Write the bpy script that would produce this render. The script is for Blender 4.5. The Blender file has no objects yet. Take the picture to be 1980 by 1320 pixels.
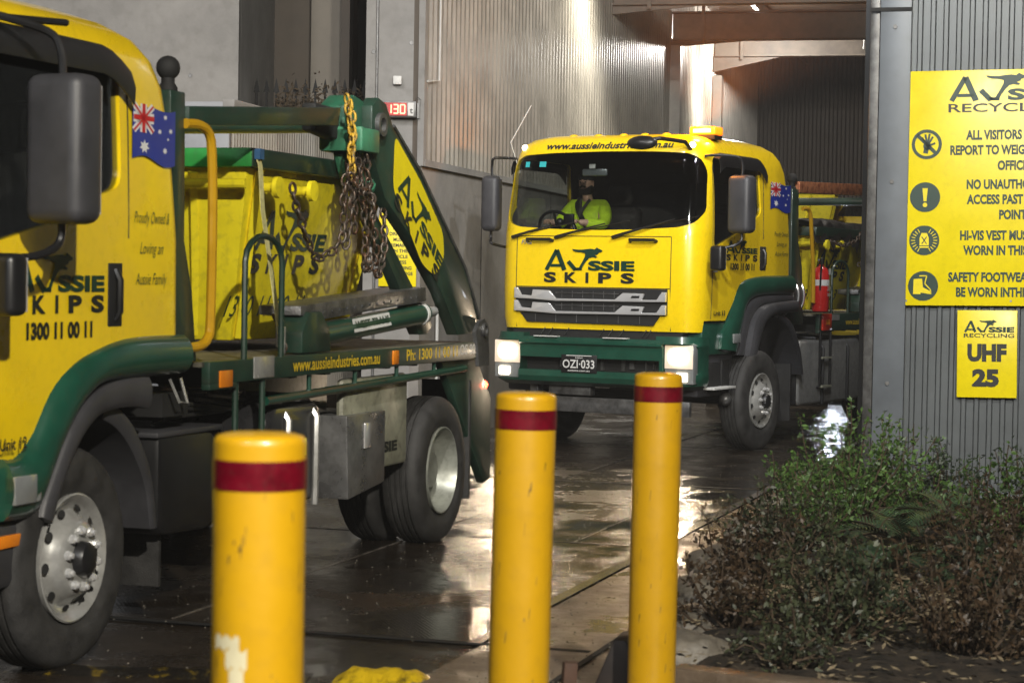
import bpy, bmesh, math, random
from mathutils import Vector, Matrix
random.seed(7)
scn = bpy.context.scene
COL = scn.collection
PI = math.pi
R = math.radians

# ------------------------------------------------------------------ camera
cam_d = bpy.data.cameras.new("camera")
cam = bpy.data.objects.new("camera", cam_d)
COL.objects.link(cam)
cam.matrix_world = Matrix.Translation((0, 0, 1.85)) @ Matrix.Rotation(PI/2-0.0315, 4, 'X') @ Matrix.Rotation(0.017, 4, 'Z')
cam_d.sensor_width = 36
cam_d.lens = 36*4000/1980
cam_d.clip_end = 600
cam_d.dof.use_dof = True
cam_d.dof.focus_distance = 21.0
cam_d.dof.aperture_fstop = 5.0
scn.camera = cam

# ------------------------------------------------------------------ world (night) and exposure
w = bpy.data.worlds.new("World"); scn.world = w; w.use_nodes = True
nt = w.node_tree; nt.nodes.clear()
wo = nt.nodes.new('ShaderNodeOutputWorld'); bg = nt.nodes.new('ShaderNodeBackground')
sky = nt.nodes.new('ShaderNodeTexSky'); sky.sky_type = 'NISHITA'; sky.sun_disc = False
sky.sun_elevation = R(-3); sky.sun_rotation = R(160)
bg.inputs['Strength'].default_value = 0.05
nt.links.new(sky.outputs[0], bg.inputs[0]); nt.links.new(bg.outputs[0], wo.inputs[0])
scn.view_settings.view_transform = 'Standard'; scn.view_settings.look = 'None'
scn.view_settings.gamma = 1; scn.view_settings.exposure = 0.1
scn.cycles.max_bounces = 6; scn.cycles.transparent_max_bounces = 12
scn.cycles.caustics_reflective = False; scn.cycles.caustics_refractive = False
scn.cycles.sample_clamp_indirect = 6; scn.cycles.blur_glossy = 0.5

# ------------------------------------------------------------------ yard lights (night floodlights, shed lamps and added fill lamps)
def light(name, typ, loc, power, col=(1, 1, 1), aim=None, size=.3, angle=60, blend=.4, parent=None):
    d = bpy.data.lights.new(name, typ); d.energy = power; d.color = col
    o = bpy.data.objects.new(name, d); COL.objects.link(o); o.location = loc
    if typ == 'SPOT':
        d.spot_size = R(angle); d.spot_blend = blend; d.shadow_soft_size = size
    elif typ == 'AREA': d.shape = 'DISK'; d.size = size
    else: d.shadow_soft_size = size
    if aim is not None:
        o.rotation_euler = (Vector(aim)-Vector(loc)).to_track_quat('-Z', 'Y').to_euler()
    if parent: o.parent = parent
    return o
light('yard_or_fill_flood', 'SPOT', (3.2, -4, 8.2), 10200, (1, .94, .82), (-.3, 15, 1.4), .16, 62, .5)
light('yard_or_fill_flood', 'SPOT', (-5, -4, 7.5), 1500, (.86, .92, 1), (-1, 14, 1.5), .16, 70, .6)
light('yard_or_fill_flood', 'SPOT', (.2, 6.5, 8.6), 3600, (1, .97, .90), (.6, 22, 1.8), .12, 60, .6)  # extra lamp added to brighten the front of the facing truck
light('broad_fill_light', 'AREA', (1, -9, 12), 900, (1, .92, .82), (0, 20, 1), 5)  # broad soft lamp added as general fill
light('shed_lamp_light', 'SPOT', (1.45, 29.6, 7.0), 2200, (1, .93, .78), (.95, 29.6, 2), .6, 110, .9)
light('shed_lamp_light', 'SPOT', (4.0, 40.6, 6.6), 1700, (1, .93, .80), (3.6, 41.2, 2), .6, 100, .9)
light('yard_or_fill_flood', 'SPOT', (-4.5, 14.5, 8.8), 1500, (1, .95, .92), (-3.6, 24, 3.6), .2, 85, .6)
light('side_fill_light', 'SPOT', (2.55, 17.0, 6.2), 900, (.92, .95, 1), (3.4, 25, 1.2), .12, 100, .7)  # fill added for the side of the facing truck
light('yard_or_fill_flood', 'SPOT', (5.5, 24.5, 8.6), 1000, (1, .93, .82), (0, 25, 4), .3, 100, .8)  # fill added to brighten the shed cladding

# ------------------------------------------------------------------ materials
MATS = {}
def mat(name, col, rough=.5, metal=0., coat=0., var=.12, scale=4., emit=None, es=0., bump=0., bscale=60., spec=.5, col2=None, c2=.55, dirt=.0):
    m = bpy.data.materials.new(name); m.use_nodes = True; MATS[name] = m
    n = m.node_tree.nodes; l = m.node_tree.links; b = n['Principled BSDF']
    b.inputs['Roughness'].default_value = rough; b.inputs['Metallic'].default_value = metal
    b.inputs['Coat Weight'].default_value = coat; b.inputs['Coat Roughness'].default_value = .08
    b.inputs['Specular IOR Level'].default_value = spec
    if emit is not None:
        b.inputs['Base Color'].default_value = (*col, 1)
        b.inputs['Emission Color'].default_value = (*emit, 1); b.inputs['Emission Strength'].default_value = es
        return m
    tc = n.new('ShaderNodeTexCoord'); ns = n.new('ShaderNodeTexNoise'); ns.inputs['Scale'].default_value = scale
    ns.inputs['Detail'].default_value = 6; ns.inputs['Roughness'].default_value = .65
    l.new(tc.outputs['Object'], ns.inputs['Vector'])
    rp = n.new('ShaderNodeValToRGB'); c = col
    lo = tuple(max(0, x*(1-var*2)) for x in c) if col2 is None else col2
    rp.color_ramp.elements[0].position = .32 if col2 is None else c2-.12; rp.color_ramp.elements[0].color = (*lo, 1)
    rp.color_ramp.elements[1].position = .62 if col2 is None else c2+.06; rp.color_ramp.elements[1].color = (*c, 1)
    l.new(ns.outputs['Fac'], rp.inputs['Fac'])
    out = rp.outputs['Color']
    if dirt > 0:
        n2 = n.new('ShaderNodeTexNoise'); n2.inputs['Scale'].default_value = scale*5; n2.inputs['Detail'].default_value = 8
        l.new(tc.outputs['Object'], n2.inputs['Vector'])
        mr = n.new('ShaderNodeMapRange'); mr.inputs[1].default_value = .5; mr.inputs[2].default_value = .75; mr.inputs[4].default_value = dirt
        l.new(n2.outputs['Fac'], mr.inputs[0])
        mx = n.new('ShaderNodeMix'); mx.data_type = 'RGBA'; mx.inputs[7].default_value = (.05, .04, .03, 1)
        l.new(mr.outputs[0], mx.inputs[0]); l.new(out, mx.inputs[6]); out = mx.outputs[2]
    l.new(out, b.inputs['Base Color'])
    rr = n.new('ShaderNodeMapRange'); rr.inputs[3].default_value = max(.02, rough*.75); rr.inputs[4].default_value = min(1, rough*1.3)
    l.new(ns.outputs['Fac'], rr.inputs[0]); l.new(rr.outputs[0], b.inputs['Roughness'])
    if bump > 0:
        n3 = n.new('ShaderNodeTexNoise'); n3.inputs['Scale'].default_value = bscale; n3.inputs['Detail'].default_value = 4
        l.new(tc.outputs['Object'], n3.inputs['Vector'])
        bp = n.new('ShaderNodeBump'); bp.inputs['Strength'].default_value = bump; bp.inputs['Distance'].default_value = .01
        l.new(n3.outputs['Fac'], bp.inputs['Height']); l.new(bp.outputs[0], b.inputs['Normal'])
    return m
yellow = mat('yellow_paint', (.92, .64, .003), .28, coat=.8, var=.03, dirt=.10)
binyel = mat('bin_yellow', (.86, .72, .01), .55, var=.06, dirt=.25)
green = mat('green_paint', (.010, .068, .042), .30, coat=.6, var=.15, dirt=.15)
dgreen = mat('dark_green_steel', (.014, .044, .028), .45, var=.25, dirt=.35, coat=.2)
mgreen = mat('mid_green_steel', (.02, .11, .06), .45, var=.25, dirt=.3)
lgreen = mat('light_green_steel', (.05, .22, .12), .45, var=.2, dirt=.35)
bgreen = mat('bright_green', (.02, .30, .05), .5, var=.2, dirt=.3)
plastic = mat('grey_plastic', (.045, .045, .05), .45, var=.15, bump=.15, bscale=300)
black = mat('black_plastic', (.012, .012, .013), .38, var=.2)
matte = mat('matte_black', (.008, .008, .008), .75, var=.2)
rubber = mat('tyre_rubber', (.034, .033, .032), .68, var=.3, scale=9, bump=.3, bscale=120)
alu = mat('aluminium', (.50, .50, .48), .24, metal=.5, var=.12, scale=12)
chrome = mat('chrome', (.85, .85, .85), .14, metal=.6, var=.03)
steel = mat('grey_steel', (.16, .16, .16), .42, metal=.6, var=.3, scale=8, dirt=.3)
galv = mat('chequer_steel', (.30, .30, .31), .35, metal=.8, var=.3, scale=10, bump=.6, bscale=90)
chainm = mat('rusty_chain', (.11, .095, .08), .42, metal=.6, var=.5, scale=25, col2=(.10, .045, .02), c2=.5)
chainy = mat('yellow_chain', (.55, .33, .02), .5, var=.4, scale=25, col2=(.07, .05, .03), c2=.5)
cream = mat('cream_panel', (.36, .36, .27), .45, var=.2, dirt=.5)
bolly = mat('bollard_yellow', (.50, .275, .004), .36, coat=.3, var=.03, scale=4, bump=.10, bscale=18, dirt=.10)
redtape = mat('red_reflective_tape', (.13, .002, .010), .3, var=.25, scale=14, dirt=.2)
worn = mat('worn_primer', (.62, .56, .36), .6, var=.1)
inky = mat('lettering_black', (.012, .014, .012), .45, var=.05)
inkg = mat('lettering_green', (.005, .036, .022), .4, var=.05)
inkw = mat('lettering_white', (.62, .62, .6), .5, var=.08)
inky2 = mat('lettering_yellow', (.78, .55, .02), .5, var=.1)
cream2 = mat('flag_white', (.75, .75, .75), .4, var=.03)
fblue = mat('flag_blue', (.012, .03, .30), .35, var=.05, coat=.4)
fred = mat('flag_red', (.55, .01, .02), .35, var=.05)
signy = mat('sign_yellow', (.88, .72, .003), .33, var=.05, dirt=.08)
redm = mat('red_paint', (.50, .015, .012), .28, coat=.5, var=.1)
whitem = mat('white_plastic', (.62, .62, .6), .5, var=.1)
copper = mat('rusty_beam', (.55, .22, .10), .45, metal=.5, var=.4, scale=12, col2=(.25, .07, .03), c2=.5)
orangeL = mat('orange_reflector', (.75, .22, .01), .25, var=.1)
redL = mat('red_reflector', (.65, .03, .01), .3, var=.1)
interior = mat('cab_trim', (.055, .052, .05), .7, var=.2)
seatm = mat('seat_fabric', (.06, .054, .05), .9, var=.3)
hivis = mat('hi_vis_yellow', (.60, .86, .02), .7, var=.12, scale=12, bump=.6, bscale=18)
skinm = mat('skin', (.68, .42, .30), .55, var=.12, scale=14)
hairm = mat('dark_hair', (.02, .014, .01), .8, var=.2)
beanie = mat('beanie_knit', (.02, .018, .018), .9, var=.3, bump=.6, bscale=180)
tarpm = mat('black_tarp', (.02, .016, .015), .5, var=.4, scale=9, bump=.5, bscale=14)
strapm = mat('yellow_strap', (.70, .66, .30), .6, var=.2, scale=20)
bluem = mat('blue_strap', (.05, .16, .35), .6, var=.2)
concrete = mat('concrete_panel', (.27, .262, .25), .75, var=.14, scale=1.6, bump=.25, bscale=30, dirt=.18)
concrete2 = mat('dado_concrete', (.27, .255, .235), .8, var=.18, scale=1.2, bump=.3, bscale=25, dirt=.15)
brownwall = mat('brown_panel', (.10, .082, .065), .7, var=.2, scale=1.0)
lightwall = mat('pale_panel', (.20, .18, .15), .7, var=.15, scale=1.0)
clad = mat('zinc_cladding', (.40, .375, .33), .38, metal=.35, var=.15, scale=1.4)
clad2 = mat('grey_blue_cladding', (.110, .122, .130), .40, metal=.3, var=.12, scale=1.2, dirt=.1)
colm = mat('grey_column_paint', (.165, .185, .21), .42, metal=.2, var=.12, scale=1.5, dirt=.12)
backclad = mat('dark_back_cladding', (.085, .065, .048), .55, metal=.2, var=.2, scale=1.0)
beamm = mat('painted_beam', (.20, .165, .13), .55, var=.25, scale=2.0)
roofm = mat('roof_sheet', (.07, .05, .035), .5, metal=.3, var=.3)
mulch = mat('mulch_soil', (.035, .025, .016), .9, var=.5, scale=9, bump=1., bscale=30)
twig = mat('twig', (.07, .045, .025), .9, var=.3)
stone = mat('kerb_stone', (.17, .15, .12), .55, var=.35, scale=6, bump=.5, bscale=40, dirt=.3)
displaym = mat('display_red', (.2, 0, 0), .4, emit=(1, .03, .02), es=.22)
digitm = mat('display_digit', (1, .4, .3), .4, emit=(1, .12, .07), es=7)
lampring = mat('lamp_reflector_glow', (.6, .56, .5), .3, emit=(1, .70, .42), es=.45)
lampglow = mat('headlamp_glow', (1, .95, .85), .3, emit=(1, .86, .62), es=9)
foglow = mat('foglamp_glow', (1, .95, .85), .3, emit=(1, .86, .66), es=5)
beaconm = mat('beacon_glow', (1, .4, .02), .3, emit=(1, .13, .0), es=2.3)
beaconc = mat('beacon_core', (1, .7, .3), .3, emit=(1, .55, .12), es=7)
markerm = mat('marker_glow', (1, .8, .5), .3, emit=(1, .80, .55), es=14)
tailglow = mat('tail_glow', (1, .1, .05), .3, emit=(1, .07, .03), es=12)
ledm = mat('led_glow', (1, 1, 1), .3, emit=(1, .97, .88), es=30)
lens = mat('lamp_lens', (.40, .42, .42), .12, metal=.5, var=.1)
teal = mat('teal_sticker', (.02, .40, .42), .5, var=.1)

def glass_mat(name, tint, refl=.12):
    m = bpy.data.materials.new(name); m.use_nodes = True
    n = m.node_tree.nodes; l = m.node_tree.links; n.clear()
    o = n.new('ShaderNodeOutputMaterial'); mx = n.new('ShaderNodeMixShader')
    t = n.new('ShaderNodeBsdfTransparent'); t.inputs[0].default_value = (*tint, 1)
    g = n.new('ShaderNodeBsdfGlossy'); g.inputs['Roughness'].default_value = .03
    lw = n.new('ShaderNodeLayerWeight'); lw.inputs[0].default_value = .5
    pw = n.new('ShaderNodeMath'); pw.operation = 'POWER'; pw.inputs[1].default_value = 4; l.new(lw.outputs['Facing'], pw.inputs[0])
    mr = n.new('ShaderNodeMapRange'); mr.inputs[3].default_value = refl*.5; mr.inputs[4].default_value = .7
    l.new(pw.outputs[0], mr.inputs[0]); l.new(mr.outputs[0], mx.inputs[0])
    l.new(t.outputs[0], mx.inputs[1]); l.new(g.outputs[0], mx.inputs[2]); l.new(mx.outputs[0], o.inputs[0])
    return m
wglass = glass_mat('windscreen_glass', (.80, .82, .82), .06)
sglass = glass_mat('side_glass', (.66, .68, .68), .10)

# ------------------------------------------------------------------ mesh helpers
class MB:
    def __init__(s): s.v = []; s.f = []
    def add(s, vs, fs):
        o = len(s.v); s.v += [Vector(p) for p in vs]; s.f += [tuple(i+o for i in f) for f in fs]; return s
    def box(s, c, d, rot=None):
        x, y, z = (k/2 for k in d)
        vs = [Vector((a*x, b*y, e*z)) for a in (-1, 1) for b in (-1, 1) for e in (-1, 1)]
        if rot is not None: vs = [rot @ v for v in vs]
        return s.add([v+Vector(c) for v in vs], [(0, 1, 3, 2), (4, 6, 7, 5), (0, 4, 5, 1), (2, 3, 7, 6), (0, 2, 6, 4), (1, 5, 7, 3)])
    def bx(s, x0, x1, y0, y1, z0, z1): return s.box(((x0+x1)/2, (y0+y1)/2, (z0+z1)/2), (abs(x1-x0), abs(y1-y0), abs(z1-z0)))
    def prism(s, poly, a, b, ax='Y'):
        # ax Y: poly is (x,z); ax X: poly is (y,z); ax Z: poly is (x,y)
        def p(q, t): return {'Y': (q[0], t, q[1]), 'X': (t, q[0], q[1]), 'Z': (q[0], q[1], t)}[ax]
        n = len(poly); vs = [p(q, a) for q in poly]+[p(q, b) for q in poly]
        fs = [tuple(range(n)), tuple(range(2*n-1, n-1, -1))]+[(i, (i+1) % n+0, (i+1) % n+n, i+n) for i in range(n)]
        return s.add(vs, fs)
    def tube(s, path, r, seg=8, closed=False, cap=True):
        P = [Vector(p) for p in path]; n = len(P); rings = []
        rs = r if isinstance(r, (list, tuple)) else [r]*n
        up = None
        for i in range(n):
            a = P[i-1] if (i > 0 or closed) else P[i]; b = P[(i+1) % n] if (i < n-1 or closed) else P[i]
            t = (b-a).normalized()
            if up is None:
                up = Vector((0, 0, 1)) if abs(t.z) < .9 else Vector((1, 0, 0))
            u = (up-t*up.dot(t)); u = u.normalized() if u.length > 1e-6 else t.orthogonal().normalized()
            w_ = t.cross(u); up = u
            rings.append([P[i]+(u*math.cos(2*PI*k/seg)+w_*math.sin(2*PI*k/seg))*rs[i] for k in range(seg)])
        vs = [v for r_ in rings for v in r_]; fs = []
        for i in range(n if closed else n-1):
            j = (i+1) % n
            for k in range(seg): fs.append((i*seg+k, i*seg+(k+1) % seg, j*seg+(k+1) % seg, j*seg+k))
        if cap and not closed: fs += [tuple(range(seg))[::-1], tuple((n-1)*seg+k for k in range(seg))]
        return s.add(vs, fs)
    def lathe(s, prof, c=(0, 0, 0), ax='Y', seg=40):
        # prof: (along, radius)
        vs = []; fs = []; n = len(prof)
        for k in range(seg):
            a = 2*PI*k/seg; ca, sa = math.cos(a), math.sin(a)
            for t, r in prof:
                q = {'Y': (r*ca, t, r*sa), 'X': (t, r*ca, r*sa), 'Z': (r*ca, r*sa, t)}[ax]
                vs.append(Vector(q)+Vector(c))
        for k in range(seg):
            j = (k+1) % seg
            for i in range(n-1): fs.append((k*n+i, k*n+i+1, j*n+i+1, j*n+i))
        return s.add(vs, fs)
    def ball(s, c, r, seg=14, sc=(1, 1, 1)):
        vs = []; fs = []; h = seg//2
        for i in range(h+1):
            a = PI*i/h
            for k in range(seg):
                b = 2*PI*k/seg; vs.append(Vector((math.sin(a)*math.cos(b)*sc[0]*r, math.sin(a)*math.sin(b)*sc[1]*r, math.cos(a)*sc[2]*r))+Vector(c))
        for i in range(h):
            for k in range(seg): fs.append((i*seg+k, (i+1)*seg+k, (i+1)*seg+(k+1) % seg, i*seg+(k+1) % seg))
        return s.add(vs, fs)
    def grid(s, rows):
        n = len(rows[0]); vs = [p for r in rows for p in r]
        return s.add(vs, [(i*n+j, i*n+j+1, (i+1)*n+j+1, (i+1)*n+j) for i in range(len(rows)-1) for j in range(n-1)])
    def build(s, name, m, parent=None, bev=0., seg=2, smooth=True, sharp=35, M=None, solid=0.):
        me = bpy.data.meshes.new(name); me.from_pydata([tuple(v) for v in s.v], [], s.f)
        bm = bmesh.new(); bm.from_mesh(me)
        bmesh.ops.remove_doubles(bm, verts=bm.verts, dist=1e-5)
        bmesh.ops.recalc_face_normals(bm, faces=bm.faces)
        if solid: bmesh.ops.solidify(bm, geom=bm.faces, thickness=solid)
        if bev > 0:
            es = [e for e in bm.edges if len(e.link_faces) == 2 and e.calc_face_angle(0) > R(30)]
            bmesh.ops.bevel(bm, geom=es, offset=bev, segments=seg, profile=.5, affect='EDGES', clamp_overlap=True)
        for e in bm.edges: e.smooth = not (len(e.link_faces) == 2 and e.calc_face_angle(0) > R(sharp))
        for f in bm.faces: f.smooth = smooth
        if M is not None: bmesh.ops.transform(bm, matrix=M, verts=bm.verts)
        bm.to_mesh(me); bm.free()
        return link(name, me, m, parent)
def link(name, me, m, parent=None):
    o = bpy.data.objects.new(name, me); COL.objects.link(o)
    if m is not None: me.materials.clear(); me.materials.append(m)
    if parent is not None: o.parent = parent
    return o
def tag(o, label=None, cat=None, group=None, kind=None):
    if label: o['label'] = label
    if cat: o['category'] = cat
    if group: o['group'] = group
    if kind: o['kind'] = kind
    return o
def empty(name, loc, rz, label, cat, group=None):
    o = bpy.data.objects.new(name, None); COL.objects.link(o); o.location = loc; o.rotation_euler = (0, 0, rz); o.empty_display_size = .2
    return tag(o, label, cat, group)
def rrect(x0, x1, z0, z1, r, n=4):
    out = []
    for cx, cz, a0 in ((x1-r, z1-r, 0), (x0+r, z1-r, 90), (x0+r, z0+r, 180), (x1-r, z0+r, 270)):
        for k in range(n+1): a = R(a0+90*k/n); out.append((cx+r*math.cos(a), cz+r*math.sin(a)))
    return out
def curve(pts, n=6, closed=False):
    # Catmull-Rom through points (2D or 3D)
    P = [Vector(p) for p in pts]; out = []; N = len(P)
    for i in range(N if closed else N-1):
        p0 = P[i-1] if (i > 0 or closed) else P[0]; p1 = P[i]; p2 = P[(i+1) % N]; p3 = P[(i+2) % N] if (closed or i+2 < N) else P[-1]
        for k in range(n):
            t = k/n; out.append(.5*((2*p1)+(p2-p0)*t+(2*p0-5*p1+4*p2-p3)*t*t+(3*p1-p0-3*p2+p3)*t**3))
    if not closed: out.append(P[-1])
    return out
def resample(pts, n):
    P = [Vector(p) for p in pts]; d = [0]
    for a, b in zip(P, P[1:]): d.append(d[-1]+(b-a).length)
    out = []
    for k in range(n):
        t = d[-1]*k/(n-1); i = 0
        while i < len(P)-2 and d[i+1] < t: i += 1
        L = d[i+1]-d[i]; out.append(P[i].lerp(P[i+1], (t-d[i])/L if L > 1e-9 else 0))
    return out

# ---- flat lettering and logo pieces, laid out in a (u, v) plane then placed by a matrix
def text_uv(s, w=None, h=1., bold=0., shear=0., sx=1.):
    c = bpy.data.curves.new('t', 'FONT'); c.body = s; c.offset = bold; c.shear = shear; c.resolution_u = 3
    o = bpy.data.objects.new('t', c); COL.objects.link(o)
    me = bpy.data.meshes.new_from_object(o.evaluated_get(bpy.context.evaluated_depsgraph_get()))
    bpy.data.objects.remove(o)
    vs = [v.co.copy() for v in me.vertices]; fs = [tuple(p.vertices) for p in me.polygons]
    x0 = min(v.x for v in vs); x1 = max(v.x for v in vs); y0 = min(v.y for v in vs); y1 = max(v.y for v in vs)
    k = h/(y1-y0); kx = (w/(x1-x0)) if w else k*sx
    bpy.data.meshes.remove(me)
    return [Vector(((v.x-x0)*kx, (v.y-y0)*k, 0)) for v in vs], fs
class Flat(MB):
    def text(s, st, u, v, w=None, h=.1, bold=.01, shear=0., sx=1., center=False, rot=0.):
        vs, fs = text_uv(st, w, h, bold, shear, sx)
        W = max(p.x for p in vs)
        if center: vs = [p-Vector((W/2, 0, 0)) for p in vs]
        if rot: M = Matrix.Rotation(rot, 3, 'Z'); vs = [M @ p for p in vs]
        return s.add([p+Vector((u, v, 0)) for p in vs], fs)
    def poly(s, pts): return s.add([(p[0], p[1], 0) for p in pts], [tuple(range(len(pts)))])
    def line(s, pts, t):
        for a, b in zip(pts, pts[1:]):
            a = Vector((*a, 0)); b = Vector((*b, 0)); d = (b-a).normalized(); n = Vector((-d.y, d.x, 0))*t/2
            s.add([a+n, a-n, b-n, b+n], [(0, 1, 2, 3)])
        return s
    def disc(s, u, v, r, r2=0, n=28):
        if r2:
            vs = [(u+q*math.cos(2*PI*k/n), v+q*math.sin(2*PI*k/n), 0) for k in range(n) for q in (r, r2)]
            return s.add(vs, [(2*k, 2*((k+1) % n), 2*((k+1) % n)+1, 2*k+1) for k in range(n)])
        return s.poly([(u+r*math.cos(2*PI*k/n), v+r*math.sin(2*PI*k/n)) for k in range(n)])
    def place(s, name, m, parent, O, U, V, N=None, off=.003):
        U = Vector(U); V = Vector(V); N = U.cross(V).normalized() if N is None else Vector(N)
        O = Vector(O)+N*off
        b = MB(); b.v = [O+U*p.x+V*p.y for p in s.v]; b.f = s.f
        me = bpy.data.meshes.new(name); me.from_pydata([tuple(v) for v in b.v], [], b.f)
        return link(name, me, m, parent)
def lp(x, y): return ((x-412)/550, (980-y)/550)
ROO = [(583, 768), (610, 772), (640, 773), (675, 768), (700, 766), (720, 770), (733, 758), (742, 764), (768, 776), (766, 784), (745, 790), (738, 800),
       (722, 806), (738, 816), (732, 822), (708, 818), (690, 822), (672, 842), (655, 868), (640, 901), (603, 901), (596, 893), (625, 888), (648, 845), (662, 815), (664, 795), (640, 788), (610, 786), (590, 779)]
def logo_parts(second='SKIPS', sheared=0.):
    """unit wide logo: (green parts, black parts)"""
    g = Flat()
    g.line([lp(426, 901), lp(489, 775)], .042); g.line([lp(489, 775), lp(538, 901)], .050); g.line([lp(452, 872), lp(527, 872)], .030)
    g.line([lp(560, 846), lp(606, 900)], .045); g.line([lp(596, 893), lp(645, 893)], .030)
    r_ = [lp(*p) for p in ROO]
    g.poly(r_[:14]+r_[24:]); g.poly(r_[13:25])
    g.text('SSIE', *lp(682, 902), w=280/550, h=62/550, bold=.045)
    k = Flat()
    if second == 'SKIPS':
        for i, ch in enumerate('SKIPS'):
            x = [412, 540, 668, 745, 880][i]; wd = [76, 74, 18, 80, 80][i]
            k.text(ch, *lp(x, 980), w=wd/550, h=66/550, bold=.045)
    else: k.text('RECYCLING', *lp(412, 962), w=1.0, h=46/550, bold=.012)
    return g, k
def logo(parent, O, U, V, second='SKIPS', name='logo', off=.003, mg=None, mk=None):
    g, k = logo_parts(second)
    g.place(name, mg or inkg, parent, O, U, V, off=off)
    k.place('lettering', mk or inky, parent, O, U, V, off=off)
def flag(parent, O, U, V):
    """Southern Cross flag decal in unit width, unit height"""
    N = Vector(U).cross(Vector(V)).normalized()
    top = lambda u: .97-.06*math.sin(u*PI*2) if u < .5 else .93-.10*math.sin((u-.5)*PI*2)*.4
    b = Flat(); n = 16
    bot = lambda u: .06+.07*math.sin(u*PI*1.9)-.03*u
    rows = [[(u/n, bot(u/n), 0) for u in range(n+1)], [(u/n, top(u/n), 0) for u in range(n+1)]]
    b.grid(rows); fl = b.place('flag_decal', fblue, parent, O, U, V, off=.004)
    q = Flat()
    q.line([(.02, .52), (.46, .95)], .11); q.line([(.02, .95), (.46, .52)], .11); q.line([(.24, .50), (.24, .97)], .15); q.line([(.01, .74), (.48, .74)], .17)
    def star(u, v, r):
        q.poly([(u+(r if k % 2 == 0 else r*.5)*math.cos(PI*k/7+PI/2)*1., v+(r if k % 2 == 0 else r*.5)*math.sin(PI*k/7+PI/2)) for k in range(14)])
    star(.27, .27, .12)
    for u, v, r in ((.75, .80, .05), (.62, .55, .05), (.88, .58, .05), (.75, .24, .06), (.82, .44, .03)): star(u, v, r)
    q.place('flag_pattern', cream2, fl, O, U, V, off=.006)
    r_ = Flat(); r_.line([(.24, .50), (.24, .97)], .07); r_.line([(.01, .74), (.48, .74)], .08)
    r_.line([(.02, .52), (.46, .95)], .035); r_.line([(.02, .95), (.46, .52)], .035)
    r_.place('flag_cross', fred, fl, O, U, V, off=.008)

# ---- boolean helper (used once per cab shell, no operators)
def boolean(base, cuts):
    tmp = bpy.data.objects.new('tmp', base); COL.objects.link(tmp); cs = []
    for op, mb in cuts:
        me = bpy.data.meshes.new('c'); me.from_pydata([tuple(v) for v in mb.v], [], mb.f)
        bm = bmesh.new(); bm.from_mesh(me); bmesh.ops.recalc_face_normals(bm, faces=bm.faces); bm.to_mesh(me); bm.free()
        c = bpy.data.objects.new('c', me); COL.objects.link(c); cs.append(c)
        md = tmp.modifiers.new('b', 'BOOLEAN'); md.operation = op; md.object = c; md.solver = 'EXACT'
    out = bpy.data.meshes.new_from_object(tmp.evaluated_get(bpy.context.evaluated_depsgraph_get()))
    bpy.data.objects.remove(tmp)
    for c in cs: bpy.data.objects.remove(c)
    bm = bmesh.new(); bm.from_mesh(out)
    for e in bm.edges: e.smooth = not (len(e.link_faces) == 2 and e.calc_face_angle(0) > R(32))
    for f in bm.faces: f.smooth = True
    bm.to_mesh(out); bm.free()
    return out
def skin(nodes, edges, name, m, parent, sub=2):
    me = bpy.data.meshes.new(name); keys = list(nodes); ix = {k: i for i, k in enumerate(keys)}
    me.from_pydata([nodes[k][0] for k in keys], [(ix[a], ix[b]) for a, b in edges], [])
    o = bpy.data.objects.new(name, me); COL.objects.link(o)
    md = o.modifiers.new('s', 'SKIN'); md.use_smooth_shade = True
    for i, k in enumerate(keys):
        r_ = nodes[k][1]; me.skin_vertices[0].data[i].radius = (r_, r_) if not isinstance(r_, tuple) else r_
        me.skin_vertices[0].data[i].use_root = (i == 0)
    if sub: s2 = o.modifiers.new('u', 'SUBSURF'); s2.levels = sub; s2.render_levels = sub
    out = bpy.data.meshes.new_from_object(o.evaluated_get(bpy.context.evaluated_depsgraph_get()))
    bpy.data.objects.remove(o)
    for p in out.polygons: p.use_smooth = True
    return link(name, out, m, parent)
def chain(name, path, r, m, parent, wob=.006):
    P = resample(curve(path, 6), 400); L = sum((b-a).length for a, b in zip(P, P[1:]))
    pitch = r*3.3; n = max(2, int(L/pitch)); Q = resample(P, n+1); b = MB()
    for i in range(n):
        a, c = Q[i], Q[i+1]; t = (c-a).normalized(); u = t.orthogonal().normalized(); u = (Matrix.Rotation((PI/2)*(i % 2)+random.uniform(-.35, .35), 3, t) @ u)
        mid = (a+c)/2+Vector([random.uniform(-wob, wob) for _ in range(3)]); hl = pitch*.5+r*.55; hw = r*1.25
        ring = []
        for k in range(10):
            an = 2*PI*k/10; ca, sa = math.cos(an), math.sin(an)
            ring.append(mid+t*(hl*ca)+u*(hw*sa))
        b.tube(ring, r*.52, 5, closed=True)
    return b.build(name, m, parent, sharp=80)

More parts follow.
